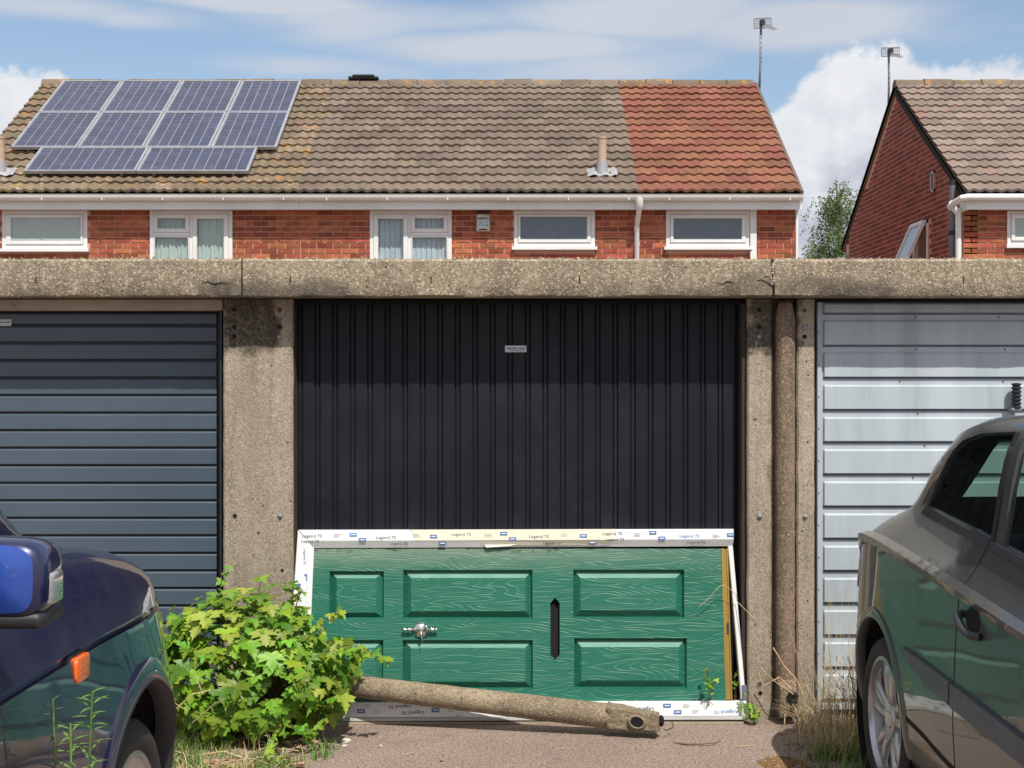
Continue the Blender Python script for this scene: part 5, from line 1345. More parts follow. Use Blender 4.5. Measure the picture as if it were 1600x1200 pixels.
car = Car(ST, XC, HR, M['graphite']); car.cuts_list = []
qw = [(4.86, 1.150), (4.81, 1.235), (4.74, 1.32), (4.65, 1.388), (4.50, 1.418), (4.20, 1.435), (4.20, 1.108), (4.50, 1.128)]
dw = [(4.105, 1.437), (3.6, 1.44), (3.15, 1.425), (2.85, 1.35), (2.45, 1.06), (3.2, 1.045), (4.105, 1.100)]
for d_ in 'lr':
    car.window(qw, d_, name='quarter_window'); car.window(dw, d_, name='door_window')
car.window([(XC-.58, 1.165), (XC+.58, 1.165), (XC+.52, 1.375), (XC-.52, 1.375)], 'b', (4.8, 5.6), 'rear_window')
car.window([(XC-.62, 1.13), (XC+.62, 1.13), (XC+.54, 1.40), (XC-.54, 1.40)], 'f', (2.0, 3.0), 'windscreen')
car.arch(5.20, .325, .372); car.arch(2.66, .325, .372)
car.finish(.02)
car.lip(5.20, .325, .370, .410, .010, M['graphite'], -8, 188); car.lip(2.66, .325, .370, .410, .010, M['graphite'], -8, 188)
for sg in (-1, 1):
    for y in (5.20, 2.66): whl(HR, XC+sg*.735, y, .312, .312, .232, .20, sg, 5, 'spoke')
for d_ in 'lr':
    car.line([(4.275, .30), (4.27, .55), (4.262, .80), (4.245, .98), (4.22, 1.085)], d_)
    car.line([(4.27, .245), (3.5, .235), (2.98, .245)], d_); car.line([(2.98, .245), (3.03, .5), (2.98, .75), (2.85, .93), (2.7, .985)], d_)
    car.line([(4.90, .50), (4.86, .425), (4.6, .405), (4.3, .38), (3.6, .36), (3.0, .36)], d_, .020, 'sill_gap')
    car.line([(5.56, .935), (5.2, .975), (4.8, .962), (4.28, .934), (3.6, .895), (3.0, .872)], d_, .004, 'waist_crease')
    car.line([(5.50, .60), (5.62, .60), (5.74, .60)], d_, .006)
    car.pad([(4.86, .650), (4.80, .662), (4.60, .660), (4.285, .652), (4.285, .580), (4.55, .600), (4.78, .632)], d_, .012, 'rubbing_strip', 'trim_grey')
    car.pad([(4.262, .652), (3.6, .632), (3.06, .615), (3.06, .555), (3.6, .565), (4.262, .580)], d_, .014, 'rubbing_strip', 'trim_grey')
    # window surrounds
    car.pad([(4.90, 1.118), (4.86, 1.150), (4.50, 1.122), (4.20, 1.102), (4.20, 1.078), (4.50, 1.094)], d_, .007, 'window_trim', 'trim', cuts=3)
    car.pad([(4.19, 1.102), (4.105, 1.095), (3.2, 1.040), (2.5, 1.055), (2.5, 1.03), (3.2, 1.015), (4.105, 1.070), (4.19, 1.078)], d_, .007, 'window_trim', 'trim', cuts=3)
    car.pad([(4.195, 1.10), (4.195, 1.430), (4.165, 1.432), (4.165, 1.10)], d_, .004, 'pillar_trim', 'black', cuts=3)
    # handle: dark cup with a curved bar over it
    cup = [(4.115+.062*math.cos(t), .872+.042*math.sin(t)) for t in [k*math.pi/6 for k in range(12)]]
    car.pad(cup, d_, .0012, 'handle_cup', 'dark')
    m = MB(); seq = [(4.20, .880), (4.175, .872), (4.12, .852), (4.06, .838), (4.035, .838)]; offs = (.004, .026, .034, .028, .004); pp = []
    for (q, o_) in zip(seq, offs): l, n_ = car.hit(q[0], q[1], d_); pp.append(l+n_*o_)
    m.tube([Vector(p) for p in catm([tuple(p) for p in pp], 4)], .0125, 10); m.build('door_handle', M['trim'], HR, smooth=True)
    # tail light on the corner
    tl = [(5.72, .80), (5.735, .87), (5.70, .93), (5.64, .955), (5.585, .93), (5.57, .87), (5.585, .79), (5.63, .75), (5.69, .755)]
    car.pad(tl, d_, .006, 'tail_light', 'clear', cuts=2); car.pad([(5.665, .775), (5.69, .86), (5.665, .93), (5.645, .93), (5.655, .86), (5.635, .775)], d_, .0085, 'tail_light_bar', 'red_lens')
car.pad([(XC-.40, .44), (XC+.40, .44), (XC+.40, .50), (XC-.40, .50)], 'b', .004, 'bumper_strip', 'trim')
car.pad([(XC-.26, .52), (XC+.26, .52), (XC+.26, .62), (XC-.26, .62)], 'b', .006, 'number_plate_holder', 'trim')
for sg in (-1, 1): car.pad([(XC+sg*.62, .56), (XC+sg*.42, .56), (XC+sg*.40, .66), (XC+sg*.60, .68)], 'f', .008, 'headlight', 'clear')
# seats and dash, dim through the glass
for sg in (-1, 1):
    mb().box(XC+sg*.36-.24, XC+sg*.36+.24, 3.55, 3.68, .5, 1.12).build('front_seat', M['seat'], HR, bevel=.05, bseg=2, smooth=50)
mb().box(XC-.62, XC+.62, 4.50, 4.66, .5, 1.08).build('rear_seat', M['seat'], HR, bevel=.05, bseg=2, smooth=50)
mb().box(XC-.7, XC+.7, 1.6, 5.3, .26, .40).build('floor_pan', M['dark'], HR)
mb().box(XC-.66, XC+.66, 2.4, 2.75, .7, .98).build('dashboard', M['seat'], HR, bevel=.04, bseg=2, smooth=50)

# ---- left: navy off-roader, nose towards the garage
XC = -1.87
ST = [(4.235, S(.66, .46, .54, .62, (.64, .70), (.58, .76), (.45, .79), .80, .2, .002)),
      (4.20, S(.75, .38, .55, .66, (.735, .79), (.68, .86), (.52, .895), .905, .25)),
      (4.12, S(.82, .34, .55, .69, (.80, .87), (.745, .955), (.58, 1.0), 1.015, .28)),
      (4.00, S(.86, .32, .55, .71, (.822, .915), (.785, 1.02), (.62, 1.065), 1.08, .3)),
      (3.85, S(.892, .31, .55, .72, (.85, .935), (.795, 1.06), (.64, 1.105), 1.12, .3)),
      (3.58, S(.905, .31, .55, .73, (.872, .95), (.805, 1.105), (.65, 1.14), 1.16, .32)),
      (3.32, S(.893, .31, .55, .73, (.868, .955), (.805, 1.13), (.66, 1.165), 1.19, .32)),
      (3.12, S(.880, .31, .55, .73, (.862, .955), (.805, 1.14), (.70, 1.24), 1.29, .34)),
      (2.70, S(.876, .31, .55, .73, (.860, .955), (.80, 1.14), (.67, 1.55), 1.63, .36)),
      (2.35, S(.876, .31, .55, .73, (.860, .955), (.80, 1.14), (.655, 1.69), 1.77, .38, .012)),
      (1.60, S(.876, .31, .55, .73, (.860, .955), (.80, 1.14), (.65, 1.72), 1.80, .38, .012)),
      (.90, S(.876, .31, .55, .73, (.860, .955), (.80, 1.14), (.65, 1.72), 1.80, .38, .012)),
      (.45, S(.876, .31, .55, .73, (.860, .955), (.80, 1.14), (.65, 1.70), 1.78, .38, .012)),
      (.24, S(.865, .33, .55, .73, (.85, .955), (.79, 1.14), (.64, 1.60), 1.68, .36)),
      (.14, S(.80, .38, .55, .73, (.79, .95), (.74, 1.12), (.60, 1.45), 1.50, .34)),
      (.10, S(.70, .45, .55, .73, (.70, .95), (.66, 1.08), (.52, 1.35), 1.38, .3))]
HL = thing('off_road_car', (XC, 2.1, 0), 'dark navy off-roader at the left with navy door mirror, its face painted sunlit blue, and amber side lamp', 'car')
car = Car(ST, XC, HL, M['navy']); car.cuts_list = []
dw = [(2.98, 1.165), (2.80, 1.36), (2.60, 1.52), (2.42, 1.60), (2.1, 1.635), (1.55, 1.64), (1.55, 1.16)]
rw = [(1.45, 1.64), (.75, 1.635), (.50, 1.58), (.45, 1.17), (1.45, 1.16)]
for d_ in 'lr': car.window(dw, d_, name='door_window'); car.window(rw, d_, name='rear_side_window')
car.window([(XC-.66, 1.245), (XC+.66, 1.245), (XC+.56, 1.62), (XC-.56, 1.62)], 'b', (2.3, 3.3), 'windscreen')
car.window([(XC-.56, 1.14), (XC+.56, 1.14), (XC+.50, 1.42), (XC-.50, 1.42)], 'f', (-.1, .3), 'rear_window')
car.arch(3.60, .385, .415); car.arch(1.02, .385, .415)
car.finish(.02)
for y in (3.60, 1.02): car.lip(y, .385, .413, .50, .026, M['navy'], -14, 194); car.lip(y, .385, .409, .425, .030, M['trim'], -14, 194, 'arch_edge_trim')
for sg in (-1, 1):
    for y in (3.58, 1.02): whl(HL, XC+sg*.775, y, .352, .352, .262, .22, sg, 5, 'disc')
for d_ in 'rl':
    car.line([(3.03, .40), (3.035, .70), (3.02, .95), (2.99, 1.06), (2.90, 1.125)], d_, .007)
    car.line([(1.50, .40), (1.50, .75), (1.50, 1.13)], d_, .007)
    car.line([(4.0, .985), (3.6, 1.075), (3.2, 1.118), (2.9, 1.13)], d_, .005, 'bonnet_gap')
    lc = car.hit(3.15, .93, d_)[0]; so = 1 if d_ == 'r' else -1
    def lamp(h0, h1, a, b_, ch):
        o_ = [(-a, -b_+ch), (-a+ch, -b_), (a-ch, -b_), (a, -b_+ch), (a, b_-ch), (a-ch, b_), (-a+ch, b_), (-a, b_-ch)]
        return MB().prism([(lc.x+so*h0, 3.15+p, .93+q) for p, q in o_], (so*(h1-h0), 0, 0))
    lamp(-.02, .008, .056, .036, .012).build('lamp_base', M['trim'], HL, bevel=.003, smooth=50); lamp(.008, .026, .049, .030, .010).build('side_lamp', M['amber'], HL, bevel=.006, bseg=2, smooth=60)
    car.pad([(2.94, .520), (2.94, .42), (1.55, .42), (1.55, .52)], d_, .010, 'lower_cladding', 'navy', cuts=3)
    car.pad([(3.12, .73), (3.12, .755), (3.04, .755), (3.04, .73)], d_, .006, 'badge_strip', 'clear')
    car.pad([(3.0, 1.165), (3.0, 1.130), (2.0, 1.128), (.5, 1.13), (.5, 1.155), (2.0, 1.155)], d_, .010, 'window_seal', 'black', cuts=3)
    m = MB(); seq = [(1.85, 1.0), (1.83, 1.0), (1.72, 1.0), (1.66, 1.0)]; pp = [car.hit(q[0], q[1], d_)[0]+car.hit(q[0], q[1], d_)[1]*o_ for q, o_ in zip(seq, (.0, .03, .035, .0))]
    m.tube(pp, .013, 8); m.build('door_handle', M['trim'], HL, smooth=True)
    car.pad([(4.19, .80), (4.165, .90), (4.10, .955), (3.995, .925), (3.985, .87), (4.06, .80)], d_, .006, 'headlight', 'clear', cuts=3)
    # door mirror
    sg = 1 if d_ == 'r' else -1
    mm = MB(); cx = XC+sg*.968; N = 14; vs = []
    prof = [(2.395, .60), (2.40, .90), (2.415, .985), (2.44, 1.0), (2.49, .97), (2.53, .86), (2.56, .62), (2.57, .3)]
    for (y, s_) in prof:
        for j in range(28):
            th = 2*math.pi*j/28; c_, s2 = math.cos(th), math.sin(th); e_ = .55
            vs.append((cx+sg*0+.088*s_*math.copysign(abs(c_)**e_, c_), y, 1.238+.070*s_*math.copysign(abs(s2)**e_, s2)-.006*(c_*sg)))
    k = len(prof); mm.add(vs, [(i*28+j, i*28+(j+1) % 28, (i+1)*28+(j+1) % 28, (i+1)*28+j) for i in range(k-1) for j in range(28)]+[tuple((k-1)*28+j for j in range(28))])
    mi = mm.build('door_mirror', M['navy'], HL, 'navy door mirror with a face painted sunlit blue', smooth=60)
    mm = MB(); q = vs[:28]; mm.add([(p[0], p[1]-.0005, p[2]) for p in q], [tuple(range(28))])
    q2 = vs[28:56]; mm2 = MB(); R_ = [[(cx+(p[0]-cx)*f_-sg*.006, 2.400-.016*(1-f_**2), 1.240+(p[2]-1.238)*f_) for p in q2] for f_ in (.95, .75, .5, .25, .05)]; mm2.add([p for r_ in R_ for p in r_], [(a_*28+j, a_*28+(j+1) % 28, a_*28+28+(j+1) % 28, a_*28+28+j) for a_ in range(4) for j in range(28)]+[tuple(range(112, 140))]); mm2.build('mirror_face', M['mirror_sunlit'], mi, smooth=True)
    mm = MB(); mm.hexa([(cx-.088, 2.40, 1.150), (cx+.082, 2.40, 1.150), (cx+.080, 2.40, 1.180), (cx-.085, 2.40, 1.180)], [(cx-.088, 2.53, 1.155), (cx+.082, 2.53, 1.155), (cx+.080, 2.53, 1.185), (cx-.085, 2.53, 1.185)]); mm.build('mirror_base', M['black'], mi, bevel=.012, bseg=2, smooth=60)
    mm = MB(); mm.hexa([(cx+sg*.066, 2.405, 1.19), (cx+sg*.093, 2.43, 1.19), (cx+sg*.093, 2.43, 1.245), (cx+sg*.066, 2.405, 1.25)], [(cx+sg*.06, 2.47, 1.19), (cx+sg*.091, 2.49, 1.19), (cx+sg*.091, 2.49, 1.245), (cx+sg*.06, 2.47, 1.25)]); mm.build('mirror_lamp', M['clear'], mi, bevel=.006, bseg=2, smooth=60)
    mm = MB(); l = car.hit(2.50, 1.135, d_)[0]; mm.tube([l, Vector((cx-sg*.06, 2.49, 1.165))], [.035, .03], 10); mm.build('mirror_arm', M['black'], mi, smooth=True)
for sg in (-1, 1): mb().box(XC+sg*.38-.25, XC+sg*.38+.25, 1.6, 1.75, .5, 1.25).build('front_seat', M['seat'], HL, bevel=.05, bseg=2, smooth=50)
mb().box(XC-.7, XC+.7, .3, 3.0, .36, .48).build('floor_pan', M['dark'], HL); mb().box(XC-.66, XC+.66, 2.65, 2.95, .8, 1.12).build('dashboard', M['seat'], HL, bevel=.04, bseg=2, smooth=50)
# ------------------------------------------------------------------ plants, weeds, litter
def leaf_mesh(name, mat, size, fold=.25, seed=0):
    rnd = random.Random(seed)
    half = [(0, 0), (.14, -.08), (.36, -.12), (.33, .02), (.56, .02), (.84, .20), (.62, .30), (.70, .46), (.42, .42), (.20, .40), (.36, .66), (.20, .68), (.19, .86), (.07, .92), (0, 1.10)]
    half = [(x*(1+rnd.uniform(-.08, .08)), y*(1+rnd.uniform(-.06, .06))) for x, y in half]
    vs = []; n = len(half)
    def z(x, y): return fold*abs(x)-.22*(y-.2)**2-.10*abs(x)**2+rnd.uniform(-.015, .015)
    L_ = [( x, y, z(x, y)) for x, y in half]; R_ = [(-x, y, z(x, y)) for x, y in half]
    c = [(0, .35, z(0, .35))]
    vs = L_+R_[1:-1]+c; k = len(vs)-1; m = MB()
    f = [(i, i+1, k) for i in range(n-1)]
    ridx = [0]+[n+i for i in range(n-2)]+[n-1]
    f += [(ridx[i+1], ridx[i], k) for i in range(n-1)]
    m.add([(a*size, b*size, d*size) for a, b, d in vs], f)
    m.tube([(0, 0, 0), (0, -.35*size, .02*size), (0, -.6*size, -.05*size)], .0012, 3)
    return m
LV = [leaf_mesh('leaf', None, 1.0, fo, s) for s, fo in ((1, .30), (2, .18), (3, .42), (4, .1))]
LM = [q.mesh('leaf', M['leaf'], smooth=60, recalc=False) for q in LV]; LY = [q.mesh('leaf', M['leaf_young'], smooth=60, recalc=False) for q in LV[:2]]
def orient(nrm, tip):
    nrm = nrm.normalized(); t = (tip-nrm*tip.dot(nrm)).normalized(); x = t.cross(nrm).normalized()
    return Matrix((x, t, nrm)).transposed()
BUSH = thing('sycamore_bush', (-1.12, 6.05, 0), 'bushy green sycamore sapling growing against the pillar beside the navy car', 'bush')
cands = []
cen = Vector((-1.185, 6.10, .28))
def surf(th, ph):
    r = 1+.30*mnoise.noise(Vector((math.cos(th)*2, math.sin(th)*2, ph*2.2)))+.06*mnoise.noise(Vector((th*3, ph*5, 1)))
    v = Vector((.455*math.cos(ph)*math.cos(th), .27*math.cos(ph)*math.sin(th), .36*math.sin(ph)))*r
    if v.z < 0: v.z *= .70
    v.x *= 1-.14*max(0, v.z/.36)
    return v
for k in range(1250):
    th = random.uniform(-math.pi, math.pi); ph = math.asin(random.uniform(-.95, 1)); s = random.choice((1, 1, .93, .86, .74))*random.uniform(.93, 1.06)
    v = surf(th, ph)*s; p = cen+v
    if p.z < .02 or p.y > 6.44: continue
    nr = (v.normalized()+Vector((.1, -.45, .75))*.9+Vector((random.gauss(0, .33), random.gauss(0, .33), random.gauss(0, .25)))).normalized()
    tip = Vector((v.x*.8+random.gauss(0, .25), -.3+random.gauss(0, .2), -.9))
    sz = random.choice((random.uniform(.030, .05), random.uniform(.05, .082)))*(1.12 if s > .9 else 1)*(.7 if ph > 1.0 else 1)
    cands.append((p, nr, tip, sz, s))
# shoots reaching out to the right across the green door, and up at the top
shoots = [([(-.86, 6.0, .34), (-.74, 5.98, .44), (-.64, 5.97, .43), (-.575, 5.97, .38)], 18), ([(-.9, 6.0, .46), (-.80, 5.98, .56), (-.74, 5.97, .60)], 12), ([(-1.30, 6.2, .55), (-1.31, 6.2, .66), (-1.305, 6.2, .74)], 8),
          ([(-1.14, 6.15, .58), (-1.13, 6.15, .66), (-1.12, 6.15, .70)], 8), ([(-.98, 6.1, .54), (-.95, 6.1, .62), (-.93, 6.1, .67)], 8), ([(-1.5, 6.1, .38), (-1.56, 6.1, .50), (-1.565, 6.1, .56)], 5), ([(-.95, 5.9, .12), (-.90, 5.86, .10), (-.86, 5.84, .12)], 10), ([(-1.02, 5.9, .1), (-1.0, 5.75, .08), (-1.0, 5.68, .05)], 10)]
sm_ = MB()
for pts, n in shoots:
    P_ = [Vector(q) for q in catm(pts, 6)]; sm_.tube(P_, [.0035*(1-.6*i/len(P_)) for i in range(len(P_))], 5)
    for k in range(n):
        p = P_[int(len(P_)*(k+.5)/n) % len(P_)]+Vector((random.gauss(0, .02), random.gauss(0, .02), random.gauss(0, .015)))
        nr = Vector((random.gauss(.1, .3), -.5+random.gauss(0, .3), .8)); tip = Vector((random.gauss(.1, .6), random.gauss(-.2, .4), -.6))
        cands.append((p, nr, tip, random.uniform(.024, .045), 1.2))
for k in range(26):
    th = random.uniform(-math.pi, math.pi); ph = random.uniform(.0, 1.3); e_ = cen+surf(th, ph)*.9; b_ = Vector((-1.14+random.gauss(0, .05), 6.2, 0)); sm_.tube([b_, b_.lerp(e_, .5)+Vector((0, 0, .06)), e_], [.007, .005, .002], 5)
sm_.build('branch', M['stem'], BUSH)['kind'] = 'stuff'
cands.sort(key=lambda c: -(c[4]*1.0+(6.3-c[0].y)*1.2+c[3]*4))
fo = MB()
for i, (p, nr, tip, sz, s) in enumerate(cands):
    mt = orient(nr, tip)
    if i < 300:
        yg = p.z > .52 and random.random() < .5 or (p.x > -.85 and random.random() < .35) or random.random() < .06
        o = inst('leaf', random.choice(LY if yg else LM), BUSH, p, mt.to_euler(), (sz,)*3)
    else:
        lv = random.choice(LV); fo.add([mt @ (Vector(v)*sz)+p for v in lv.v], lv.f)
fo.build('foliage', M['leaf2'], BUSH, smooth=60, recalc=False)['kind'] = 'stuff'

def blades(m, c, n, spread, h, w=.004, lean=.5, seg=4, hv=.4):
    for k in range(n):
        b_ = Vector((c[0]+random.gauss(0, spread), c[1]+random.gauss(0, spread*.7), 0)); L_ = h*random.uniform(1-hv, 1+hv)
        a = random.uniform(0, 6.28); dr = Vector((math.cos(a), math.sin(a), 0)); cur = random.uniform(.1, 1)*lean; sd_ = Vector((-dr.y, dr.x, 0)); vs = []
        for i in range(seg+1):
            t = i/seg; p = b_+dr*(L_*cur*t*t)+Vector((0, 0, L_*t*(1-.35*cur*t))); ww = w*(1-t*.9)
            vs += [p-sd_*ww, p+sd_*ww]
        m.add(vs, [(2*i, 2*i+1, 2*i+3, 2*i+2) for i in range(seg)])
def stalks(m, c, n, spread, h, w=.0016, lean=.25):
    for k in range(n):
        b_ = Vector((c[0]+random.gauss(0, spread), c[1]+random.gauss(0, spread*.6), 0)); L_ = h*random.uniform(.5, 1.15); a = random.uniform(0, 6.28); dr = Vector((math.cos(a), math.sin(a)*.5, 0)); cu = random.uniform(0, lean)
        pts = [b_+dr*(L_*cu*t*t)+Vector((0, 0, L_*t*(1-.25*cu)))+Vector((random.gauss(0, .006), 0, 0)) for t in (0, .3, .55, .8, 1)]
        m.tube(pts, [w, w, w*.8, w*.6, w*.4], 3, False)
        if random.random() < .6:
            for q in (2, 3):
                e_ = pts[q]+Vector((random.gauss(0, .05), random.gauss(0, .03), random.uniform(.01, .07))); m.tube([pts[q], e_], w*.5, 3, False)
                if random.random() < .5: m.tube([e_, e_+Vector((random.gauss(0, .02), 0, .02))], w*1.3, 3, False)
# left: grass and straw in front of the bush
gr = MB(); stw = MB()
for k in range(46):
    x = random.uniform(-1.50, -.92); y = random.uniform(5.45, 5.80); blades(gr, (x, y), 16, .035, .055, .0028, .9)
for k in range(30): blades(gr, (random.uniform(-1.5, -1.3), random.uniform(5.6, 6.1)), 12, .03, .09, .0028, .8)
for k in range(10): blades(gr, (random.uniform(-.88, -.76), random.uniform(5.75, 5.98)), 9, .02, .05, .0035, 1.0)
tag(gr.build('grass', M['grass'], recalc=False), 'short green grass and weeds in front of the sycamore bush', 'grass', kind='stuff')
for k in range(40): blades(stw, (random.uniform(-1.6, -.95), random.uniform(5.35, 6.0)), 7, .05, .10, .0022, 1.6)
for k in range(12):
    a = Vector((random.uniform(-1.5, -.9), random.uniform(5.5, 5.9), .01)); d_ = random.uniform(0, 3.14); stw.tube([a, a+Vector((math.cos(d_)*.1, math.sin(d_)*.05, .03)), a+Vector((math.cos(d_)*.22, math.sin(d_)*.1, .01))], .0025, 4, False)
for (a, b_, c_) in (((262, 1120), (300, 1085), (330, 1078)), ((300, 1130), (335, 1100), (352, 1092)), ((317, 1085), (308, 1062), (305, 1052)), ((265, 1085), (275, 1100), (292, 1110))):
    stw.tube([PT(*a, 5.75), PT(*b_, 5.75), PT(*c_, 5.75)], .002, 4, False)
tag(stw.build('dry_straw', M['straw'], recalc=False), 'dry straw stalks lying below the sycamore bush', 'straw', kind='stuff')
li = MB()
def curl(m, c, r):
    a = random.uniform(0, 6.28); u = Vector((math.cos(a), math.sin(a), random.uniform(-.3, .5))).normalized(); w = Vector((0, 0, 1)).cross(u).normalized(); vs = []
    for i in range(4):
        t = (i/3-.5)*2; wd = r*(.75-.5*t*t); b_ = c+u*(r*t)+Vector((0, 0, r*.35*t*t+.004)); vs += [b_-w*wd+Vector((0, 0, wd*.5)), b_, b_+w*wd+Vector((0, 0, wd*.5))]
    m.add(vs, [(3*i+j, 3*i+j+1, 3*i+j+4, 3*i+j+3) for i in range(3) for j in range(2)])
for k in range(380):
    x = random.gauss(-1.10, .16); y = random.gauss(5.47, .09) if k < 300 else random.uniform(5.3, 6.1)
    if x < -1.6: continue
    curl(li, Vector((x, y, 0)), random.uniform(.012, .026))
for k in range(120): curl(li, Vector((random.uniform(1.2, 1.6), random.uniform(5.6, 6.4), 0)), random.uniform(.006, .014))
tag(li.build('dry_leaf_litter', M['litter'], recalc=False), 'curled dry tan leaves on the ground at the foot of the bush', 'leaf litter', kind='stuff')
# soil patches under the plants
def patch(name, cx, cy, rx, ry, mat, label, z=.003):
    m = MB(); vs = [(cx, cy, z+.006)]; n = 48
    for i in range(n):
        th = 2*math.pi*i/n; r = 1+.35*mnoise.noise(Vector((math.cos(th)*2.3, math.sin(th)*2.3, cx)))+.12*mnoise.noise(Vector((math.cos(th)*8, math.sin(th)*8, cx))); vs.append((cx+rx*r*math.cos(th), cy+ry*r*math.sin(th), z-.0028))
    m.add(vs, [(0, 1+i, 1+(i+1) % n) for i in range(n)]); tag(m.build(name, mat, recalc=False), kind='structure')
M['soil'] = material('dry_soil', (.24, .175, .13), .95, c2=(.33, .25, .18), nscale=14, bump=.8, bscale=60, specks=(((.45, .33, .2), 50, .56, .66, .8), ((.08, .06, .04), 30, .6, .7, .7)))
patch('soil', -1.25, 5.95, .38, .42, M['soil'], ''); patch('soil', 1.60, 6.05, .22, .40, M['soil'], '')
# right: dry grass clump between pillar and grey car
dg = MB(); gg = MB(); tw = MB()
for k in range(70): blades(dg, (random.uniform(1.28, 1.60), random.uniform(5.75, 6.30)), 6, .035, .17, .0026, 1.3, 6)
for k in range(20): stalks(dg, (random.uniform(1.34, 1.62), random.uniform(5.9, 6.35)), 4, .03, .30, .0014, .35)
for k in range(9): stalks(dg, (random.uniform(1.42, 1.60), random.uniform(6.1, 6.4)), 3, .02, .62, .0011, .12)
for (q) in (([(1240, 1085), (1215, 1068), (1196, 1052), (1186, 1042)], 6.30), ([(1255, 1085), (1243, 1060), (1225, 1040), (1208, 1012)], 6.32), ([(1262, 1080), (1250, 1040), (1240, 1005), (1232, 982)], 6.34), ([(1235, 1075), (1218, 1058), (1192, 1072), (1185, 1050)], 6.31)):
    dg.tube([PT(a, b_, q[1]) for a, b_ in q[0]], [.003, .0025, .002, .003], 4, False)
tag(dg.build('dry_grass', M['straw'], recalc=False), 'tall dry yellow grass clump between the pillar foot and the grey car', 'dry grass', kind='stuff')
for k in range(34): blades(gg, (random.uniform(1.25, 1.58), random.uniform(5.45, 6.05)), 14, .03, .10, .0026, .9)
for k in range(10): blades(gg, (random.uniform(1.42, 1.55), random.uniform(5.3, 5.6)), 14, .03, .10, .0026, .9)
tag(gg.build('grass', M['grass'], recalc=False), 'green grass tufts among the dry stalks by the silver wheel', 'grass', kind='stuff')
for k in range(9): stalks(tw, (random.uniform(1.46, 1.62), random.uniform(5.8, 6.3)), 3, .03, .42, .0017, .5)
tag(tw.build('dry_stems', M['twig'], recalc=False), 'brown branching dead weed stems by the pale garage door', 'dead stems', kind='stuff')
# long grass stem leaning over the green door
m = MB(); s1 = [DP(1148, 930, .05), DP(1125, 915, .07), DP(1105, 935, .06), DP(1090, 948, .05)]
tag(m.tube([PT(1180, 968, 6.35), DP(1150, 940, .03)]+[Vector(q) for q in catm([tuple(p) for p in s1], 6)], .0016, 5).build('grass_stem', M['straw']), 'single dry grass stem arching over the right end of the green door', 'grass stem')
# small weeds growing through at the door's right corner
def sprig(name, base, n, h, label, mat='leaf'):
    t = thing(name, base, label, 'weed'); m = MB(); tops = []
    for k in range(n):
        a = Vector(base)+Vector((random.gauss(0, .015), random.gauss(0, .01), 0)); hh = h*random.uniform(.5, 1.1); e_ = a+Vector((random.gauss(0, .03), random.gauss(-.01, .02), hh)); m.tube([a, a.lerp(e_, .5)+Vector((.006, 0, 0)), e_], .0014, 4, False)
        for j in range(5): tops.append(a.lerp(e_, random.uniform(.2, 1)))
    m.build('stem', M['stem'], t)['kind'] = 'stuff'
    for p in tops:
        mt = orient(Vector((random.gauss(0, .5), -.6, .8)), Vector((random.gauss(0, .6), -.2, random.uniform(-.7, .5)))); inst('leaf', random.choice(LM), t, p, mt.to_euler(), (random.uniform(.012, .024),)*3)
sprig('small_weed', (PX(1178, 6.38), 6.38, 0), 6, .12, 'small green weed at the right end of the white frame')
sprig('small_weed', (PX(1150, 6.46), 6.46, 0), 4, .22, 'thin green weed growing up inside the right corner of the green door')
sprig('small_weed', (PX(1112, 6.375), 6.375, .12), 4, .14, 'tiny pale weed in front of the lower right of the green door')
# narrow-leaved weeds in front of the navy car
nl = MB(); n_ = 6; vs = []
for i in range(n_+1):
    t = i/n_; w = .065*math.sin(math.pi*min(1, t*.92+.06)); vs += [(-w, t, -.28*t*t+.04), (0, t, -.28*t*t), (w, t, -.28*t*t+.04)]
nl.add(vs, [(3*i+j, 3*i+j+1, 3*i+j+4, 3*i+j+3) for i in range(n_) for j in range(2)]); NLM = nl.mesh('narrow_leaf', M['fleabane'], recalc=False, smooth=60); NLD = nl.mesh('narrow_leaf', material('dim_weed_leaf', (.07, .10, .04), .6, rnd=.2), recalc=False, smooth=60)
def fleabane(px, ptop, Y, n, mesh, label, bend=0, sz=1.0):
    x = PX(px, Y); zt = PZ(ptop, Y); t = thing('narrow_leaf_weed', (x, Y, 0), label, 'weed')
    P_ = [Vector(q) for q in catm([(x-.02, Y, 0), (x-.01, Y, zt*.35), (x+bend*.4, Y, zt*.7), (x+bend, Y, zt)], 8)]; m = MB(); m.tube(P_, [.004*(1-.6*i/len(P_)) for i in range(len(P_))], 6); m.build('stem', M['fleabane'], t)
    for k in range(n):
        u = .45+.55*k/n; p = P_[min(len(P_)-1, int(u*(len(P_)-1)))].lerp(P_[min(len(P_)-1, int(u*(len(P_)-1))+1)], (u*(len(P_)-1)) % 1)
        a = k*2.4+random.uniform(-.3, .3); el_ = random.uniform(.35, 1.0)+.3*u; tip = Vector((math.cos(a)*math.cos(el_), math.sin(a)*math.cos(el_)*.8, math.sin(el_))); nr = Vector((-math.cos(a)*.6, -math.sin(a)*.6-.3, 1))
        inst('narrow_leaf', mesh, t, p, orient(nr, tip).to_euler(), (random.uniform(.045, .075)*sz*(1.1-.5*u),)*2+(.05,))
fleabane(127, 1080, 2.72, 64, NLM, 'tall bright green narrow-leaved weed standing in front of the navy car door', .022)
fleabane(114, 1130, 2.70, 40, NLM, 'shorter bright green narrow-leaved weed left of the tall one, by the navy car', -.005)
fleabane(92, 1092, 2.80, 46, NLD, 'thin dull green weed left of the bright weeds, close against the navy car', -.012, .8)
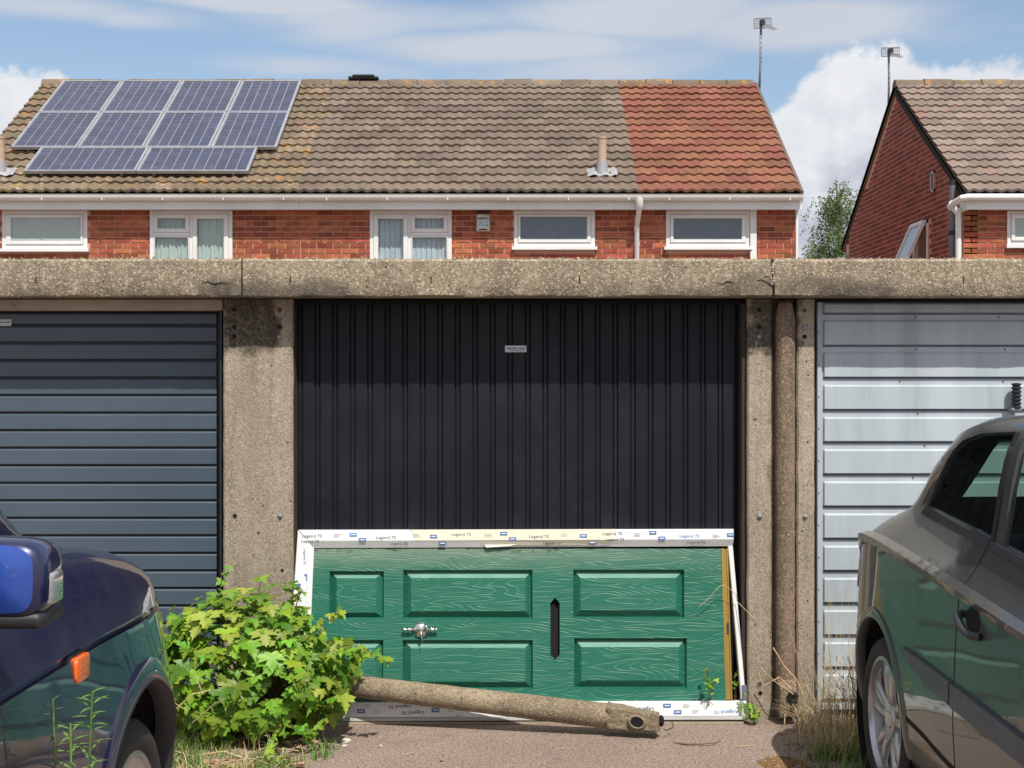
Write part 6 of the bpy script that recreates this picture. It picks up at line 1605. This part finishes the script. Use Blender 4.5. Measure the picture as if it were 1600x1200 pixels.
# debris on the tarmac
def pebble(px, py, r, col, label, name='stone'):
    Y = EYE*F/(py-600); c = Vector((PX(px, Y), Y, r*.45)); m = MB(); m.sphere(c, r, 10, 7, (1.2, .9, .6))
    m.v = [tuple(Vector(v)+Vector((mnoise.noise(Vector(v)*60), mnoise.noise(Vector(v)*60+Vector((5, 0, 0))), 0))*r*.6) for v in m.v]
    tag(m.build(name, material(name+'_mat', col, .8), smooth=40), label, 'stone')
pebble(541, 1160, .019, (.68, .65, .58), 'white lump of mortar on the tarmac just right of the bush'); pebble(538, 1167, .010, (.62, .6, .55), 'small white stone lying just in front of the larger white lump')
pebble(595, 1166, .006, (.75, .73, .7), 'tiny white stone on open tarmac below the frame'); pebble(690, 1190, .006, (.08, .07, .06), 'tiny dark stone on the tarmac near the bottom edge')
m = MB()
for k in range(1500):
    py = random.uniform(1132, 1215); Y = EYE*F/(py-600); x = random.uniform(-1.0, 1.45); r = random.uniform(.0012, .0032); c = Vector((x, Y, r*.3))
    m.sphere(c, r, 5, 3, (1.2, 1, .7))
tag(m.build('grit', material('pale_grit', (.5, .42, .36), .9, c2=(.15, .1, .08), nscale=80, island=.5)), 'scattered grit on the tarmac in front of the garages', 'grit', kind='stuff')
Yt = EYE*F/(1163-600)
tag(MB().tube([(PX(1053, Yt), Yt+.02, .004), (PX(1070, Yt), Yt-.02, .006), (PX(1092, Yt), Yt-.035, .01), (PX(1115, Yt), Yt-.02, .012), (PX(1128, Yt), Yt+.04, .008)], [.002, .004, .0035, .003, .001], 6).build('dead_twig', M['twig']), 'thin dark curved twig lying on the tarmac right of the fallen pipe', 'twig')
Yt = EYE*F/(1185-600)
tag(MB().tube([(PX(432, Yt), Yt-.05, .006), (PX(455, Yt), Yt, .012), (PX(470, Yt), Yt+.06, .01)], [.004, .0035, .001], 6).build('dead_twig', M['twig']), 'brown twig lying on the ground in front of the bush', 'twig')
# orange moss cushion near the bottom right
m = MB()
for k in range(500):
    a = random.uniform(0, 6.28); q = math.sqrt(random.random()); x = PX(1222, 5.72)+.10*q*math.cos(a)+random.gauss(0, .01); y = 5.70+.14*q*math.sin(a); r = random.uniform(.002, .005)
    m.sphere((x, y, .001), r, 5, 3, (1.3, 1.3, .8))
tag(m.build('moss', material('orange_moss', (.26, .13, .03), .95, c2=(.18, .1, .03), nscale=50, island=.4)), 'orange-brown moss patch on the tarmac near the silver wheel', 'moss', kind='stuff')
# loose dry stalks blown over the forecourt
for (px, py, L_, a, lb) in ((880, 1172, .05, .3, 'pale dry stalk on the tarmac left of the curved twig'), (760, 1152, .03, 1.2, 'short dry stalk on the tarmac just below the middle of the fallen pipe'), (1020, 1186, .045, 2.2, 'dry stalk near the bottom edge, below the broken end of the fallen pipe'),
                        (640, 1180, .035, .9, 'short dry stalk on open tarmac between the bush and the fallen pipe'), (1165, 1168, .05, .2, 'dry stalk on the tarmac below the right corner of the white frame'), (505, 1188, .04, 1.0, 'dry stalk at the right edge of the leaf litter under the bush')):
    Y = EYE*F/(py-600); c = Vector((PX(px, Y), Y, .004)); d_ = Vector((math.cos(a), math.sin(a), 0))*L_
    tag(MB().tube([c-d_, c-d_*.2+Vector((0, .004, .004)), c+d_], [.0012, .002, .0008], 5).build('dry_stalk', M['straw']), lb, 'stalk')
print('objects', len(bpy.data.objects))
